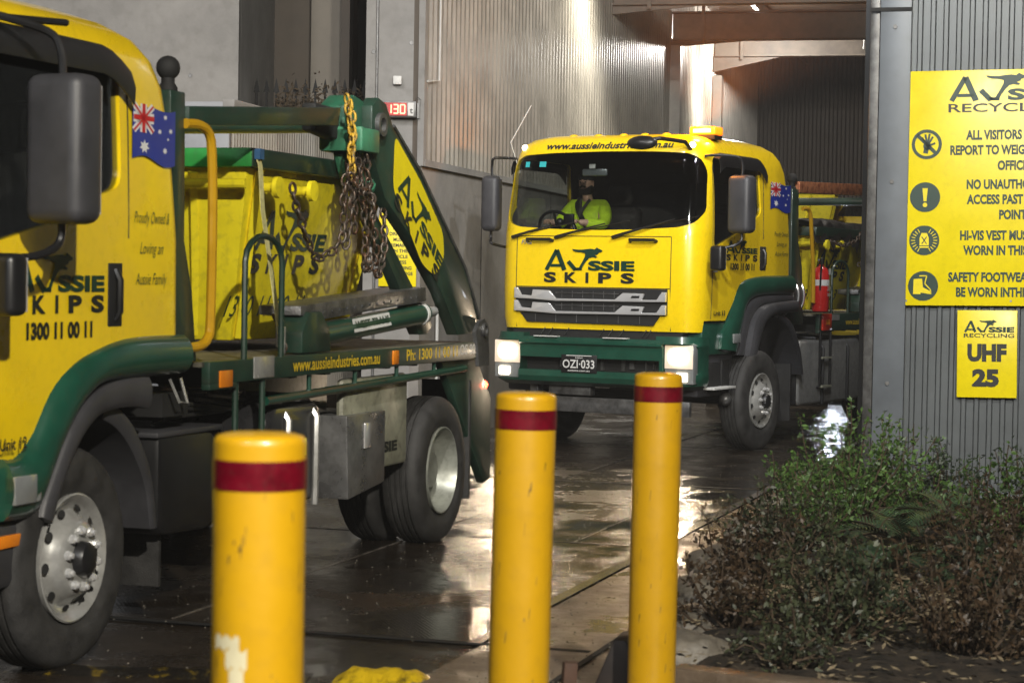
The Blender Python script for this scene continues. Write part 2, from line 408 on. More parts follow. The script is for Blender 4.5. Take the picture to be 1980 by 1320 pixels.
# ------------------------------------------------------------------ ground
def wet_ground(name, c1, c2, r0, r1, lines=0., lscale=9., ang=0., bumpn=.25, spk=0.):
    m = bpy.data.materials.new(name); m.use_nodes = True
    n = m.node_tree.nodes; l = m.node_tree.links; b = n['Principled BSDF']
    tc = n.new('ShaderNodeTexCoord')
    def noise(sc_, det=5, rgh=.6):
        x = n.new('ShaderNodeTexNoise'); x.inputs['Scale'].default_value = sc_; x.inputs['Detail'].default_value = det; x.inputs['Roughness'].default_value = rgh
        l.new(tc.outputs['Object'], x.inputs['Vector']); return x
    big = noise(.8, 8, .72); fine = noise(55, 6, .75); mid = noise(4, 6, .7)
    rp = n.new('ShaderNodeValToRGB'); rp.color_ramp.elements[0].position = .35; rp.color_ramp.elements[1].position = .68
    rp.color_ramp.elements[0].color = (*c1, 1); rp.color_ramp.elements[1].color = (*c2, 1)
    ad = n.new('ShaderNodeMath'); ad.operation = 'MULTIPLY_ADD'; ad.inputs[1].default_value = .45; l.new(fine.outputs[0], ad.inputs[0])
    m2 = n.new('ShaderNodeMath'); m2.operation = 'MULTIPLY'; m2.inputs[1].default_value = .55; l.new(mid.outputs[0], m2.inputs[0]); l.new(m2.outputs[0], ad.inputs[2])
    l.new(ad.outputs[0], rp.inputs[0]); l.new(rp.outputs[0], b.inputs['Base Color'])
    rr = n.new('ShaderNodeMapRange'); rr.inputs[1].default_value = .42; rr.inputs[2].default_value = .60; rr.inputs[3].default_value = r0; rr.inputs[4].default_value = r1
    l.new(big.outputs[0], rr.inputs[0]); l.new(rr.outputs[0], b.inputs['Roughness'])
    b.inputs['Specular IOR Level'].default_value = .6
    h = fine.outputs[0]
    bmp = n.new('ShaderNodeBump'); bmp.inputs['Distance'].default_value = .011
    st = n.new('ShaderNodeMapRange'); st.inputs[1].default_value = .42; st.inputs[2].default_value = .60; st.inputs[3].default_value = bumpn*.12; st.inputs[4].default_value = bumpn
    l.new(big.outputs[0], st.inputs[0]); l.new(st.outputs[0], bmp.inputs['Strength']); l.new(h, bmp.inputs['Height'])
    last = bmp
    if lines:
        mp = n.new('ShaderNodeMapping'); mp.inputs['Rotation'].default_value = (0, 0, ang); l.new(tc.outputs['Object'], mp.inputs['Vector'])
        wv = n.new('ShaderNodeTexWave'); wv.inputs['Scale'].default_value = lscale; wv.inputs['Distortion'].default_value = 1.2; wv.inputs['Detail'].default_value = 3
        l.new(mp.outputs[0], wv.inputs['Vector'])
        b2 = n.new('ShaderNodeBump'); b2.inputs['Strength'].default_value = lines; b2.inputs['Distance'].default_value = .006
        l.new(wv.outputs[0], b2.inputs['Height']); l.new(bmp.outputs[0], b2.inputs['Normal']); last = b2
    l.new(last.outputs[0], b.inputs['Normal'])
    return m
gm = wet_ground('wet_asphalt', (.012, .009, .006), (.040, .029, .020), .10, .40, .0, 5, R(20), .7)
dm = wet_ground('wet_weighbridge_concrete', (.014, .011, .008), (.042, .031, .022), .06, .34, .07, 14, R(-17.3), .75)
em = wet_ground('damp_kerb_concrete', (.09, .065, .045), (.19, .145, .105), .18, .6, 0, 1, 0, .5)
rust = mat('wet_steel_edge', (.34, .30, .26), .2, metal=.4, var=.4, scale=6)
dark_gap = mat('joint_gap', (.004, .004, .004), .8, var=.1)
g = MB()
nx = 60
g.grid([[(-150+300*i/nx, -60+260*j/nx, 0) for i in range(nx+1)] for j in range(nx+1)])
tag(g.build('ground', gm), kind='structure')
AZ = R(17.2); D = Vector((math.sin(AZ), math.cos(AZ), 0)); S = Vector((math.cos(AZ), -math.sin(AZ), 0))
E0 = Vector((.25, 11.63, 0))            # a point on the weighbridge's right edge
def wb(s, t, z=0.): p = E0+D*t+S*s; return (p.x, p.y, z)
def slab(name, s0, s1, t0, t1, z, m, kind='structure'):
    b = MB(); b.add([wb(s0, t0, z), wb(s1, t0, z), wb(s1, t1, z), wb(s0, t1, z), wb(s0, t0, z-.003), wb(s1, t0, z-.003), wb(s1, t1, z-.003), wb(s0, t1, z-.003)],
                   [(0, 1, 2, 3), (4, 5, 1, 0), (5, 6, 2, 1), (6, 7, 3, 2), (7, 4, 0, 3)])
    return tag(b.build(name, m, smooth=False), kind=kind)
slab('pavement', -3.4, 0, -1.35, 6.75, .012, dm)
slab('road', -3.4, 0, 6.85, 24, .010, dm)
slab('kerb', .05, .62, -3.2, 9.5, .014, em)
slab('path', .66, 1.25, -3.2, 3.2, .006, em)
for s0, s1, t0, t1, z, m_, nm in ((-.035, .035, -1.4, 13, .020, rust, 'kerb_edge'), (.625, .655, -3.2, 9.5, .016, dark_gap, 'road_joint'), (-3.6, 1.3, 6.77, 6.83, .014, dark_gap, 'road_joint'),
                              (-3.6, .6, -1.43, -1.37, .015, dark_gap, 'road_joint'), (-3.4, 0, 2.6, 2.615, .0146, dark_gap, 'road_joint'), (-.62, -.60, 2.62, 6.7, .0147, rust, 'road_joint'), (-3.4, 0, 11.0, 11.02, .0148, dark_gap, 'road_joint'), (-1.9, -1.88, 6.9, 14, .0149, dark_gap, 'road_joint'), (-1.72, -1.705, -1.3, 6.7, .0145, rust, 'road_joint')):
    slab(nm, s0, s1, t0, t1, z, m_)
# worn rubber speed hump in front of the near truck
hump = empty('speed_hump', (-1.0, 9.42, 0), R(-4), 'worn low yellow and black speed hump lying behind the nearest bollard', 'speed hump')
humpy = mat('worn_hump_paint', (.50, .34, .01), .22, var=.2, scale=7, col2=(.012, .01, .008), c2=.47, bump=.8, bscale=30)
humpd = mat('worn_hump_black', (.30, .20, .01), .22, var=.2, scale=8, col2=(.012, .010, .008), c2=.66, bump=.8, bscale=30)
for x0, x1, hh in ((-1.3, .10, .022), (.22, .66, .055)):
    b = MB(); rows = []
    for i in range(25):
        x = x0+(x1-x0)*i/24; k = min(1, 5*min(i, 24-i)/24+.15)
        rows.append([(x, -.12+.24*j/8+.012*math.sin(i*1.7), hh*k*math.sin(PI*j/8)*(1+.10*math.sin(i*.7+j))) for j in range(9)])
    b.grid(rows).build('rubber_segment', humpy if x0 > -.5 else humpd, hump)
# dark block between the two right bollards
blk = MB(); blk.prism([(0, 0), (.30, 0), (.30, .10), (.17, .30), (.12, .30)], -.10, .14, 'Y')
ob = blk.build('steel_wedge', mat('dark_wedge', (.02, .013, .01), .6, var=.4), bev=.008); ob.location = (.36, 8.95, 0); ob.rotation_euler = (0, 0, R(-12))
tag(ob, 'dark rusty steel wedge on the ground between the middle and right bollards', 'wedge')
blk = MB(); blk.bx(-.03, .03, -.03, .03, 0, .17)
ob = blk.build('timber_peg', mat('brown_peg', (.10, .05, .03), .8, var=.3), bev=.006); ob.location = (.27, 9.0, 0); ob.rotation_euler = (0, R(3), R(10))
tag(ob, 'short brown timber peg beside the middle bollard', 'peg')

# ------------------------------------------------------------------ buildings
def corr(mb, P0, U, L, z0, z1, pitch, dep, N, prof=((0, 0), (.35, 0), (.5, 1), (.85, 1), (1, 0))):
    n = int(L/pitch); rows = [[], []]
    for i in range(n):
        for a, h in prof[:-1]:
            p = P0+U*(i+a)*pitch+N*(dep*h); rows[0].append((p.x, p.y, z0)); rows[1].append((p.x, p.y, z1))
    mb.grid(rows)
# long shed on the far side: side wall running away, portal roof, back wall
A2 = R(13.4); U = Vector((math.sin(A2), math.cos(A2), 0)); V = Vector((math.cos(A2), -math.sin(A2), 0)); P0 = Vector((-1.01, 22.0, 0))
shed = empty('recycling_shed', (P0.x, P0.y, 0), 0, 'ribbed metal shed with concrete base wall and roof beams behind the facing truck', 'shed')
o = -P0
def sp(s, v=0., z=0.): p = U*s+V*v; return Vector((p.x, p.y, z))
b = MB(); corr(b, sp(0), U, 19.2, 3.06, 9.5, .19, .034, V); b.build('cladding', clad, shed, smooth=False)
b = MB(); corr(b, sp(19.4), U, 10.6, 3.06, 9.5, .30, .03, V, ((0, 0), (.9, 0), (.93, 1), (.97, 1), (1, 0))); b.build('cladding', clad, shed, smooth=False)
def wbox(mb, s0, s1, v0, v1, z0, z1):
    mb.add([sp(s, v, z) for s in (s0, s1) for v in (v0, v1) for z in (z0, z1)], [(0, 1, 3, 2), (4, 6, 7, 5), (0, 4, 5, 1), (2, 3, 7, 6), (0, 2, 6, 4), (1, 5, 7, 3)]); return mb
wbox(MB(), 0, 30.2, -.18, .02, 0, 3.0).build('base_wall', concrete2, shed)
wbox(MB(), 0, 30.2, .0, .06, 3.0, 3.07).build('flashing', concrete, shed)
wbox(MB(), -.04, .07, -.02, .05, 3.0, 9.5).build('corner_flashing', concrete, shed)
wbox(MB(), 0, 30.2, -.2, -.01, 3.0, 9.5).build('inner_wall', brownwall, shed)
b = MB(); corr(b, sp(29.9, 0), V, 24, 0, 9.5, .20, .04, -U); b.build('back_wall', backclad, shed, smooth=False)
wbox(MB(), 10.4, 30, 0, 16, 7.4, 7.5).build('roof', roofm, shed)
for s_, z_, bh, hh in ((10.6, 6.10, .5, .12), (16.4, 6.22, .46, .10), (22.0, 6.52, .34, .30)):
    b = MB(); wbox(b, s_, s_+.03, .05, 15, z_, z_+bh); wbox(b, s_-.12, s_+.15, .05, 15, z_-.03, z_-.001); wbox(b, s_-.12, s_+.15, .05, 15, z_+bh+.001, z_+bh+.03)
    b.add([sp(s_, .02, z_-hh-.04), sp(s_, 1.4, z_-.04), sp(s_, .02, z_-.04), sp(s_+.05, .02, z_-hh-.04), sp(s_+.05, 1.4, z_-.04), sp(s_+.05, .02, z_-.04)], [(0, 1, 2), (3, 5, 4), (0, 3, 4, 1), (0, 2, 5, 3)])
    for v_ in (.6, 5.2, 9.): wbox(b, s_-.16, s_-.13, v_, v_+.06, z_-.1, z_+.7)
    b.build('roof_beam', beamm, shed)
for v_ in (1.2, 3.6, 6.0, 8.4, 10.8):
    wbox(MB(), 10.7, 29.5, v_, v_+.08, 7.1, 7.30).build('purlin', beamm, shed)
for s_ in (16.4, 22.0): wbox(MB(), s_-.1, s_+.12, .03, .22, 3.08, 6.1).build('wall_column', clad, shed)
b = MB()
for s_ in (2.6, 6.4, 10.2, 14.0, 18.0, 22.0): wbox(b, s_, s_+.02, .021, .024, 0, 3.0)
b.build('panel_joint', matte, shed)
b = MB(); b.tube([sp(.6, .05, .2), sp(.6, .05, 2.2), sp(1.1, .05, 2.2)], .018, 6); b.tube([sp(.05, .06, 3.9), sp(.5, .06, 3.95), sp(.5, .08, 9)], .012, 6); b.build('conduit', whitem, shed)
# ceiling lamp with its conduit
lm = empty('ceiling_lamp', (4.79, 41.0, 6.72), 0, 'small lit white lamp on a thin pipe under the shed roof', 'lamp')
MB().lathe([(0, 0), (0, .14), (.05, .17), (.07, .12), (.09, 0)], ax='Z', seg=20).build('diffuser', ledm, lm)
MB().tube([(-.9, -.3, -.08), (-.7, -.2, .1), (1.3, 0, .1), (2.1, .2, .12), (2.1, .25, -.25)], .022, 6).build('conduit', whitem, lm)
MB().lathe([(.085, 0), (.085, .08), (.16, .08), (.16, 0)], ax='Z', seg=16).build('lamp_holder', whitem, lm)
light('ceiling_lamp_light', 'POINT', (0, 0, -.18), 450, (1, .96, .90), size=.12, parent=lm)

# concrete building on the left with its recessed bay
hall = empty('concrete_hall', (-2.2, 22, 0), 0, 'tall precast concrete hall with dark recessed bay behind the near truck', 'hall')
def hb(name, x0, x1, y0, y1, z0, z1, m): return MB().bx(x0+2.2, x1+2.2, y0-22, y1-22, z0, z1).build(name, m, hall, smooth=False)
hb('end_panel', -1.60, -1.035, 22.02, 22.35, 0, 9.5, concrete)
hb('bay_wall', -3.9, -2.28, 26.3, 26.5, 0, 9.5, brownwall)
hb('pale_column', -2.58, -2.16, 26.0, 26.29, 0, 9.5, lightwall)
hb('door_frame', -2.15, -2.05, 25.4, 25.9, 0, 9.5, brownwall)
hb('roller_door', -2.15, -1.2, 28.0, 28.2, 0, 9.5, matte)
hb('wall_panel', -6.4, -3.07, 22.9, 23.1, 0, 9.5, concrete)
hb('wall_panel', -12.4, -6.43, 22.9, 23.1, 0, 9.5, concrete)
hb('wall_panel', -3.27, -3.07, 23.11, 26.29, 0, 9.5, concrete)
b = MB()
for x, z in ((-1.52, 4.2), (-1.52, 2.6), (-1.12, 4.3), (-1.12, 2.8), (-3.6, 4.0), (-4.6, 4.1), (-5.8, 4.0), (-3.6, 4.9)):
    b.lathe([(-.006, 0), (-.006, .022), (0, .024)], (x+2.2, (0 if x > -2 else .88)+.02, z), 'Y', 10)
b.build('lifting_point', steel, hall)
MB().tube([(-1.48+2.2, .01, 0), (-1.48+2.2, .01, 9)], .014, 6).build('conduit', steel, hall)
# long low office container with ribbed side
con = empty('site_container', (-3.05, 20.0, 0), R(-11), 'low pale site container with ribbed side behind the yellow skip bin', 'container')
MB().bx(-1.5, .30, 0, .06, 0, 3.48).build('end_panel', mat('container_white', (.24, .25, .27), .5, var=.1), con, bev=.01)
b = MB(); corr(b, Vector((.30, .06, 0)), Vector((0, 1, 0)), 5.2, .1, 3.42, .085, .02, Vector((1, 0, 0))); b.build('ribbed_side', clad, con, smooth=False)
MB().bx(.24, .36, -.02, 5.3, 3.42, 3.50).build('top_rail', concrete, con, bev=.008)
MB().bx(-1.5, .23, .07, 5.2, 3.3, 3.40).build('roof', whitem, con)
# spiked fence with dry growth above the container
fen = empty('spiked_fence', (-3.4, 24.3, 0), R(-3), 'row of dark spear topped fence palings with dry creeper above the container', 'fence')
for k in range(17):
    b = MB(); x = .02+k*.115; b.bx(x-.012, x+.012, -.012, .012, 2.6, 3.98); b.add([(x-.035, -.01, 3.95), (x+.035, -.01, 3.95), (x, 0, 4.12), (x-.035, .01, 3.95), (x+.035, .01, 3.95)], [(0, 1, 2), (3, 2, 4), (0, 2, 3), (1, 4, 2), (0, 3, 4, 1)])
    b.build('paling', matte, fen)
MB().bx(-.1, 2.1, -.03, .03, 3.72, 3.77).build('fence_rail', matte, fen)
b = MB()
for k in range(900):
    x = random.uniform(.6, 1.95); z = 3.70+abs(random.gauss(0, .14)); y = random.uniform(-.1, .05); a = Vector([random.gauss(0, 1) for _ in range(3)]).normalized()*.035; c = a.orthogonal().normalized()*.014
    p = Vector((x, y, z)); b.add([p-a, p+c, p+a, p-c], [(0, 1, 2, 3)])
b.build('dry_creeper', mat('dry_leaf', (.10, .07, .04), .8, var=.4, scale=20), fen, smooth=False)

# weighbridge readout, junction box and driver notice on the end panel
disp = empty('weight_display', (-1.235, 21.98, 3.59), 0, 'red lit digital weight display reading 1130 on the concrete wall', 'display')
MB().bx(-.24, .18, -.07, .03, -.085, .085).build('casing', steel, disp, bev=.004)
MB().bx(-.22, .085, -.085, -.072, -.068, .068).build('screen', displaym, disp)
SEG = {'1': 'bc', '3': 'abgcd', '0': 'abcdef'}
b = MB()
for i, ch in enumerate('1130'):
    x0 = -.20+i*.072; wd, hh = .046, .045
    S7 = {'a': (0, 1, 1, 1), 'b': (1, 1, 1, 0), 'c': (1, 0, 1, -1), 'd': (0, -1, 1, -1), 'e': (0, -1, 0, 0), 'f': (0, 0, 0, 1), 'g': (0, 0, 1, 0)}
    for k in SEG[ch]:
        a = S7[k]; b.tube([(x0+a[0]*wd, -.088, a[1]*hh), (x0+a[2]*wd, -.088, a[3]*hh)], .0075, 4)
b.build('digits', digitm, disp)
MB().bx(.095, .155, -.085, -.072, -.068, .068).build('unit_plate', whitem, disp)
Flat().text('t', 0, 0, h=.055, bold=.02).place('lettering', inky, disp, (.115, -.0855, -.045), (1, 0, 0), (0, 0, 1))
MB().bx(.19, .215, -.05, .02, -.09, .07).build('bracket', steel, disp)
MB().tube([(.17, -.03, .09), (.19, -.05, .14), (.23, -.02, .10), (.22, -.02, .02)], .004, 5).build('cable', steel, disp)
ob = MB().bx(-.045, .045, -.03, .03, -.045, .045).build('junction_box', whitem, bev=.008); ob.location = (-1.26, 21.98, 3.90)
tag(ob, 'small pale junction box on the concrete wall above the red display', 'junction box')
ds = empty('driver_notice', (-1.43, 21.985, 1.72), 0, 'tall yellow notice telling drivers to remain with their vehicle, half behind the lifting arm', 'sign')
MB().bx(0, .40, -.012, 0, 0, .78).build('sign_board', signy, ds, bev=.003)
f = Flat(); rowsT = ['TRUCK', 'DRIVERS', 'MUST', 'REMAIN', 'WITH THEIR', 'VEHICLE', 'UNLESS', 'ATTTENDING', 'WEIGHBRIDGE', 'OFFICE']
for i, tx in enumerate(rowsT): f.text(tx, .21, .60-i*.060, w=.028*len(tx), h=.036, bold=.02, center=True)
f.place('lettering', inky, ds, (0, -.013, 0), (1, 0, 0), (0, 0, 1))
logo(ds, (.11, -.0135, .66), (.2, 0, 0), (0, 0, .2), 'RECYCLING')

# near shed corner on the right: column, ribbed wall
A3 = R(15); U3 = Vector((math.cos(A3), -math.sin(A3), 0)); N3 = Vector((-math.sin(A3), -math.cos(A3), 0))
corner = empty('weighbridge_building', (3.31, 17.5, 0), -A3, 'grey ribbed metal building corner with steel column and yellow signs at right', 'building')
b = MB(); corr(b, Vector((0, .03, 0)), Vector((1, 0, 0)), 11, .12, 9, .107, .022, Vector((0, -1, 0)), ((0, 0), (.52, 0), (.62, 1), (.9, 1), (1, 0))); b.build('ribbed_wall', clad2, corner, smooth=False)
MB().bx(.0, 11, .06, .2, .0, 9).build('inner_wall', matte, corner)
MB().bx(.0, 11, -.02, .20, .06, .12).build('bottom_flashing', colm, corner)
MB().bx(-.245, .015, -.06, .12, .0, 9).build('column', colm, corner, bev=.008)
MB().bx(-.33, -.25, -.02, .20, .0, 9).build('column_flange', steel, corner, bev=.006)
MB().bx(-.335, .02, -.075, -.062, 4.13, 4.16).build('column_cap_joint', matte, corner)
MB().bx(-.40, -.338, .3, 6.0, .0, 9).build('side_wall', matte, corner)
bol = MB()
for z in (1.0, 2.7, 4.0): bol.lathe([(-.075, 0), (-.075, .018), (-.061, .018)], (-.12, 0, z), 'Y', 8)
bol.build('bolt', steel, corner)
sg = empty('safety_sign', (3.31, 17.5, 0), -A3, 'large yellow site safety sign with four green pictograms on the ribbed wall', 'sign')
RS = R(-.8)
T_ = Matrix.Translation((-.02, -.03, 1.66)) @ Matrix.Rotation(RS, 4, 'Y')
SW, SH = 1.5, 1.965
def onsign(mb, name, m, par, off): return mb.place(name, m, par, T_ @ Vector((0, -.014, 0)), T_.to_3x3() @ Vector((1, 0, 0)), T_.to_3x3() @ Vector((0, 0, 1)), off=off)
MB().bx(0, SW, -.014, 0, 0, SH).build('sign_board', signy, sg, bev=.004, M=T_)
# sign layout in metres from its lower left (photo crop 786x1320 -> 2.82 px per source px)
def su(x, y): return ((x-110)*.00156+(1290-y)*(-.00003), (1290-y)*.001562)
gq, kq = logo_parts('RECYCLING')
o_ = su(345, 262); 
for part, mm, nm in ((gq, inkg, 'logo'), (kq, inky, 'lettering')):
    q = Flat(); q.v = [Vector((o_[0]+.04+p.x*.98, o_[1]-.02+p.y*.86, 0)) for p in part.v]; q.f = part.f
    onsign(q, nm, mm, sg, .003)
f = Flat()
LINES = [('ALL VISITORS MUST', 462, 405), ('REPORT TO WEIGHBRIDGE', 378, 485), ('OFFICE', 625, 568), ('NO UNAUTHORISED', 462, 668), ('ACCESS PAST THIS', 462, 748), ('POINT', 630, 830),
         ('HI-VIS VEST MUST BE', 425, 940), ('WORN IN THIS AREA', 440, 1020), ('SAFETY FOOTWEAR MUST', 360, 1163), ('BE WORN INTHIS AREA', 400, 1243)]
for tx, x, y in LINES:
    p = su(x, y); onsign(Flat().text(tx, p[0], p[1], w=None, h=.083, bold=.042, sx=.71), 'lettering', inkg, sg, .003)
f = Flat(); f2 = Flat()
c = [su(255, 425), su(243, 708), su(236, 940), su(227, 1185)]
f.disc(*c[0], .125, .098); f.line([(c[0][0]-.078, c[0][1]+.078), (c[0][0]+.078, c[0][1]-.078)], .03)
f.disc(c[0][0]+.005, c[0][1]-.015, .035, n=14)
for a, L_ in ((60, .09), (80, .105), (100, .10), (122, .085), (20, .07)):
    f.line([(c[0][0]+.005, c[0][1]-.015), (c[0][0]+.005+L_*math.cos(R(a)), c[0][1]-.015+L_*math.sin(R(a)))], .017)
f.line([(c[0][0], c[0][1]-.02), (c[0][0]-.01, c[0][1]-.075)], .04)
for i in (1, 2, 3): f.disc(*c[i], .125)
f2.poly([(c[1][0]-.022, c[1][1]+.075), (c[1][0]+.022, c[1][1]+.075), (c[1][0]+.012, c[1][1]-.035), (c[1][0]-.012, c[1][1]-.035)]); f2.disc(c[1][0], c[1][1]-.065, .019, n=12)
x, y = c[2]; f2.poly([(x-.038, y-.062), (x+.038, y-.062), (x+.038, y+.02), (x+.022, y+.062), (x-.022, y+.062), (x-.038, y+.02)])
for a in range(-60, 61, 15):
    for s_ in (0, 180): f2.line([(x+.075*math.cos(R(a+s_)), y+.075*math.sin(R(a+s_))), (x+.108*math.cos(R(a+s_)), y+.108*math.sin(R(a+s_)))], .006)
x, y = c[3]; f2.poly([(x-.082, y-.068), (x-.02, y-.068), (x-.02, y-.055), (x+.068, y-.070), (x+.068, y-.045), (x-.0, y-.012), (x-.008, y+.062), (x-.078, y+.058)])
f2.line([(x-.03, y+.085), (x+.03, y+.085), (x+.015, y+.02), (x+.062, y-.03), (x+.066, y-.068)], .009)
onsign(f, 'pictogram', inkg, sg, .003); onsign(f2, 'pictogram_symbol', signy, sg, .005)
f3 = Flat(); x, y = c[2]; f3.line([(x-.02, y+.03), (x+.02, y-.03)], .008); f3.line([(x+.02, y+.03), (x-.02, y-.03)], .008); f3.line([(x-.038, y-.045), (x+.038, y-.045)], .007)
onsign(f3, 'vest_stripe', inkg, sg, .007)
b = MB()
for x, y in ((.04, .04), (.04, SH-.04), (.04, SH*.5), (1.46, .04), (.9, .04)): b.lathe([(-.018, 0), (-.018, .009), (-.012, .011)], (x, 0, y), 'Y', 8)
b.build('screw', alu, sg, M=T_)
uh = empty('radio_channel_sign', (3.31, 17.5, 0), -A3, 'small yellow sign reading UHF 25 below the large safety sign', 'sign')
T_ = Matrix.Translation((.455, -.03, .90)) @ Matrix.Rotation(RS, 4, 'Y')
MB().bx(0, .49, -.012, 0, 0, .73).build('sign_board', signy, uh, bev=.003, M=T_)
for part, mm, nm in ((gq, inkg, 'logo'), (kq, inky, 'lettering')):
    q = Flat(); q.v = [Vector((.055+p.x*.41, .49+p.y*.40, 0)) for p in part.v]; q.f = part.f
    onsign(q, nm, mm, uh, .003)
f = Flat(); f.text('UHF', .085, .30, w=.32, h=.15, bold=.06); f.text('25', .125, .09, w=.22, h=.15, bold=.06); onsign(f, 'lettering', inky, uh, .003)

# ------------------------------------------------------------------ bollards
scuffm = mat('scuff', (.34, .20, .02), .6, var=.4, scale=30)
def bollard(x, y, h, r, lean, label, patch=False):
    o = empty('bollard', (x, y, 0), random.uniform(0, 1), label, 'bollard', 'yellow bollards along the front'); o.rotation_euler = (0, lean, 0)
    prof = [(0, r), (h-.024, r), (h-.013, r*.985), (h-.006, r*.93), (h-.001, r*.75), (h+.002, 0)]
    MB().lathe(prof, ax='Z', seg=64).build('post', bolly, o, sharp=60)
    t1 = h-.055; MB().lathe([(t1-.064, r+.0005), (t1-.064, r+.002), (t1, r+.002), (t1, r+.0005)], ax='Z', seg=64).build('reflective_band', redtape, o)
    b = MB()
    for _ in range(26):
        a0 = random.uniform(-190, 10); dz_ = random.uniform(.004, .05); wd = random.uniform(.4, 3.5); z0 = random.uniform(.2, h-.15) if _ > 6 else random.uniform(h-.35, h-.13)
        b.grid([[((r+.0008)*math.cos(R(a0+wd*i/3+k*dz_*60)), (r+.0008)*math.sin(R(a0+wd*i/3+k*dz_*60)), z0+dz_*k+.002*math.sin(i*3)) for i in range(4)] for k in (0, 1)])
    sc_ = b.build('scuff_marks', scuffm, o); sc_['kind'] = 'stuff'
    if patch:
        b = MB()
        for a0, a1, z0, z1 in ((-146, -106, 1.04, 1.068), (-126, -96, 1.0, 1.04), (-120, -100, .955, 1.0)):
            rows = [[((r+.001)*math.cos(R(a0+(a1-a0)*i/8)), (r+.001)*math.sin(R(a0+(a1-a0)*i/8)), z+.006*math.sin(i*2.1+z*40)) for i in range(9)] for z in (z0, (z0+z1)/2, z1)]
            b.grid(rows)
        b.build('worn_patch', worn, o)
bollard(-.545, 4.5, 1.50, .1, 0, 'thick blurred yellow bollard with red band and pale scraped patch, nearest the camera', True)
bollard(.035, 6.8, 1.47, .1, R(.6), 'middle yellow bollard with red band in front of the green bumper')
bollard(.605, 8.6, 1.46, .1, R(.3), 'slimmest and tallest looking yellow bollard with red band beside the garden bed')

# ------------------------------------------------------------------ trucks
BASE = [  # z, front x, back x, half width, front corner, back corner
    (1.335, 1.42, -1.08, 1.17, .22, .08), (1.42, 1.44, -1.10, 1.19, .24, .09), (1.75, 1.45, -1.11, 1.20, .25, .10), (2.30, 1.44, -1.11, 1.20, .26, .11), (2.42, 1.42, -1.10, 1.20, .26, .12), (2.80, 1.345, -1.06, 1.19, .27, .13),
    (3.05, 1.29, -1.00, 1.18, .27, .15), (3.18, 1.262, -.95, 1.155, .28, .18), (3.27, 1.235, -.87, 1.115, .30, .22), (3.33, 1.18, -.74, 1.05, .32, .28), (3.372, 1.07, -.56, .93, .36, .34), (3.395, .80, -.2, .66, .36, .36)]
def ring_pts(r_, off, dx, dz, n=7):
    z, xf, xb, hw, rf, rb = r_; xf -= off; xb += off; hw -= off; rf = max(.03, rf-off); rb = max(.02, rb-off)
    out = []
    for cx, cy, r2, a0 in ((xf-rf, hw-rf, rf, 0), (xb+rb, hw-rb, rb, 90), (xb+rb, -hw+rb, rb, 180), (xf-rf, -hw+rf, rf, 270)):
        for k in range(n+1): a = R(a0+90*k/n); out.append((cx+dx+r2*math.cos(a), cy+r2*math.sin(a), z+dz))
    return out
def loft(mb, prof, off, dx, dz, cap=True, zoff=0.):
    rs = [ring_pts(r_, off, dx, dz-(off if off > 0 and i == len(prof)-1 else 0)) for i, r_ in enumerate(prof)]
    n = len(rs[0]); base = len(mb.v)
    fs = [(i*n+j, i*n+(j+1) % n, (i+1)*n+(j+1) % n, (i+1)*n+j) for i in range(len(rs)-1) for j in range(n)]
    if cap: fs.append(tuple((len(rs)-1)*n+j for j in range(n)))
    mb.add([p for r_ in rs for p in r_], fs); return base, n
def shell_mesh(prof, o1, o2, dx, dz):
    b = MB(); a, n = loft(b, prof, o1, dx, dz); c, n = loft(b, prof, o2, dx, dz)
    b.f += [(a+j, a+(j+1) % n, c+(j+1) % n, c+j) for j in range(n)]
    me = bpy.data.meshes.new('shell'); me.from_pydata([tuple(v) for v in b.v], [], b.f)
    bm = bmesh.new(); bm.from_mesh(me); bmesh.ops.recalc_face_normals(bm, faces=bm.faces); bm.to_mesh(me); bm.free()
    return me
def interp(prof, z, i):
    for a, b in zip(prof, prof[1:]):
        if a[0] <= z <= b[0]: t = (z-a[0])/(b[0]-a[0]); return a[i]*(1-t)+b[i]*t
    return prof[0][i] if z < prof[0][0] else prof[-1][i]
def grow(poly, d):
    n = len(poly); cx = sum(p[0] for p in poly)/n; cz = sum(p[1] for p in poly)/n; out = []
    for p in poly:
        v = Vector((p[0]-cx, p[1]-cz)); v = Vector((v.x+math.copysign(d, v.x), v.y+math.copysign(d, v.y))); out.append((cx+v.x, cz+v.y))
    return out
def roundpoly(pts, r, n=4):
    P = [Vector(p) for p in pts]; N = len(P); out = []
    for i in range(N):
        a, b, c = P[i-1], P[i], P[(i+1) % N]; u = (a-b); v = (c-b); rr = min(r, u.length*.45, v.length*.45); p0 = b+u.normalized()*rr; p1 = b+v.normalized()*rr
        for k in range(n+1): t = k/n; out.append(tuple((1-t)**2*p0+2*t*(1-t)*b+t*t*p1))
    return out
def band(name, outer, inner, Y0, bulge, back, m, parent, side=1, n=30, k=8, power=.6, ends=True):
    o = resample(curve(outer, 5), n); i_ = resample(curve(inner, 5), n); rows = []
    for a, c in zip(o, i_):
        row = [(a.x, side*(Y0-back), a.y)]
        for j in range(k+1):
            t = j/k; p = a.lerp(c, t); row.append((p.x, side*(Y0+bulge*math.sin(PI*t)**power), p.y))
        row.append((c.x, side*(Y0-back), c.y)); rows.append(row)
    b = MB(); b.grid(rows)
    if ends: b.f.append(tuple(range(len(rows[0])))); q = (n-1)*len(rows[0]); b.f.append(tuple(range(q, q+len(rows[0]))))
    return b.build(name, m, parent, sharp=50)

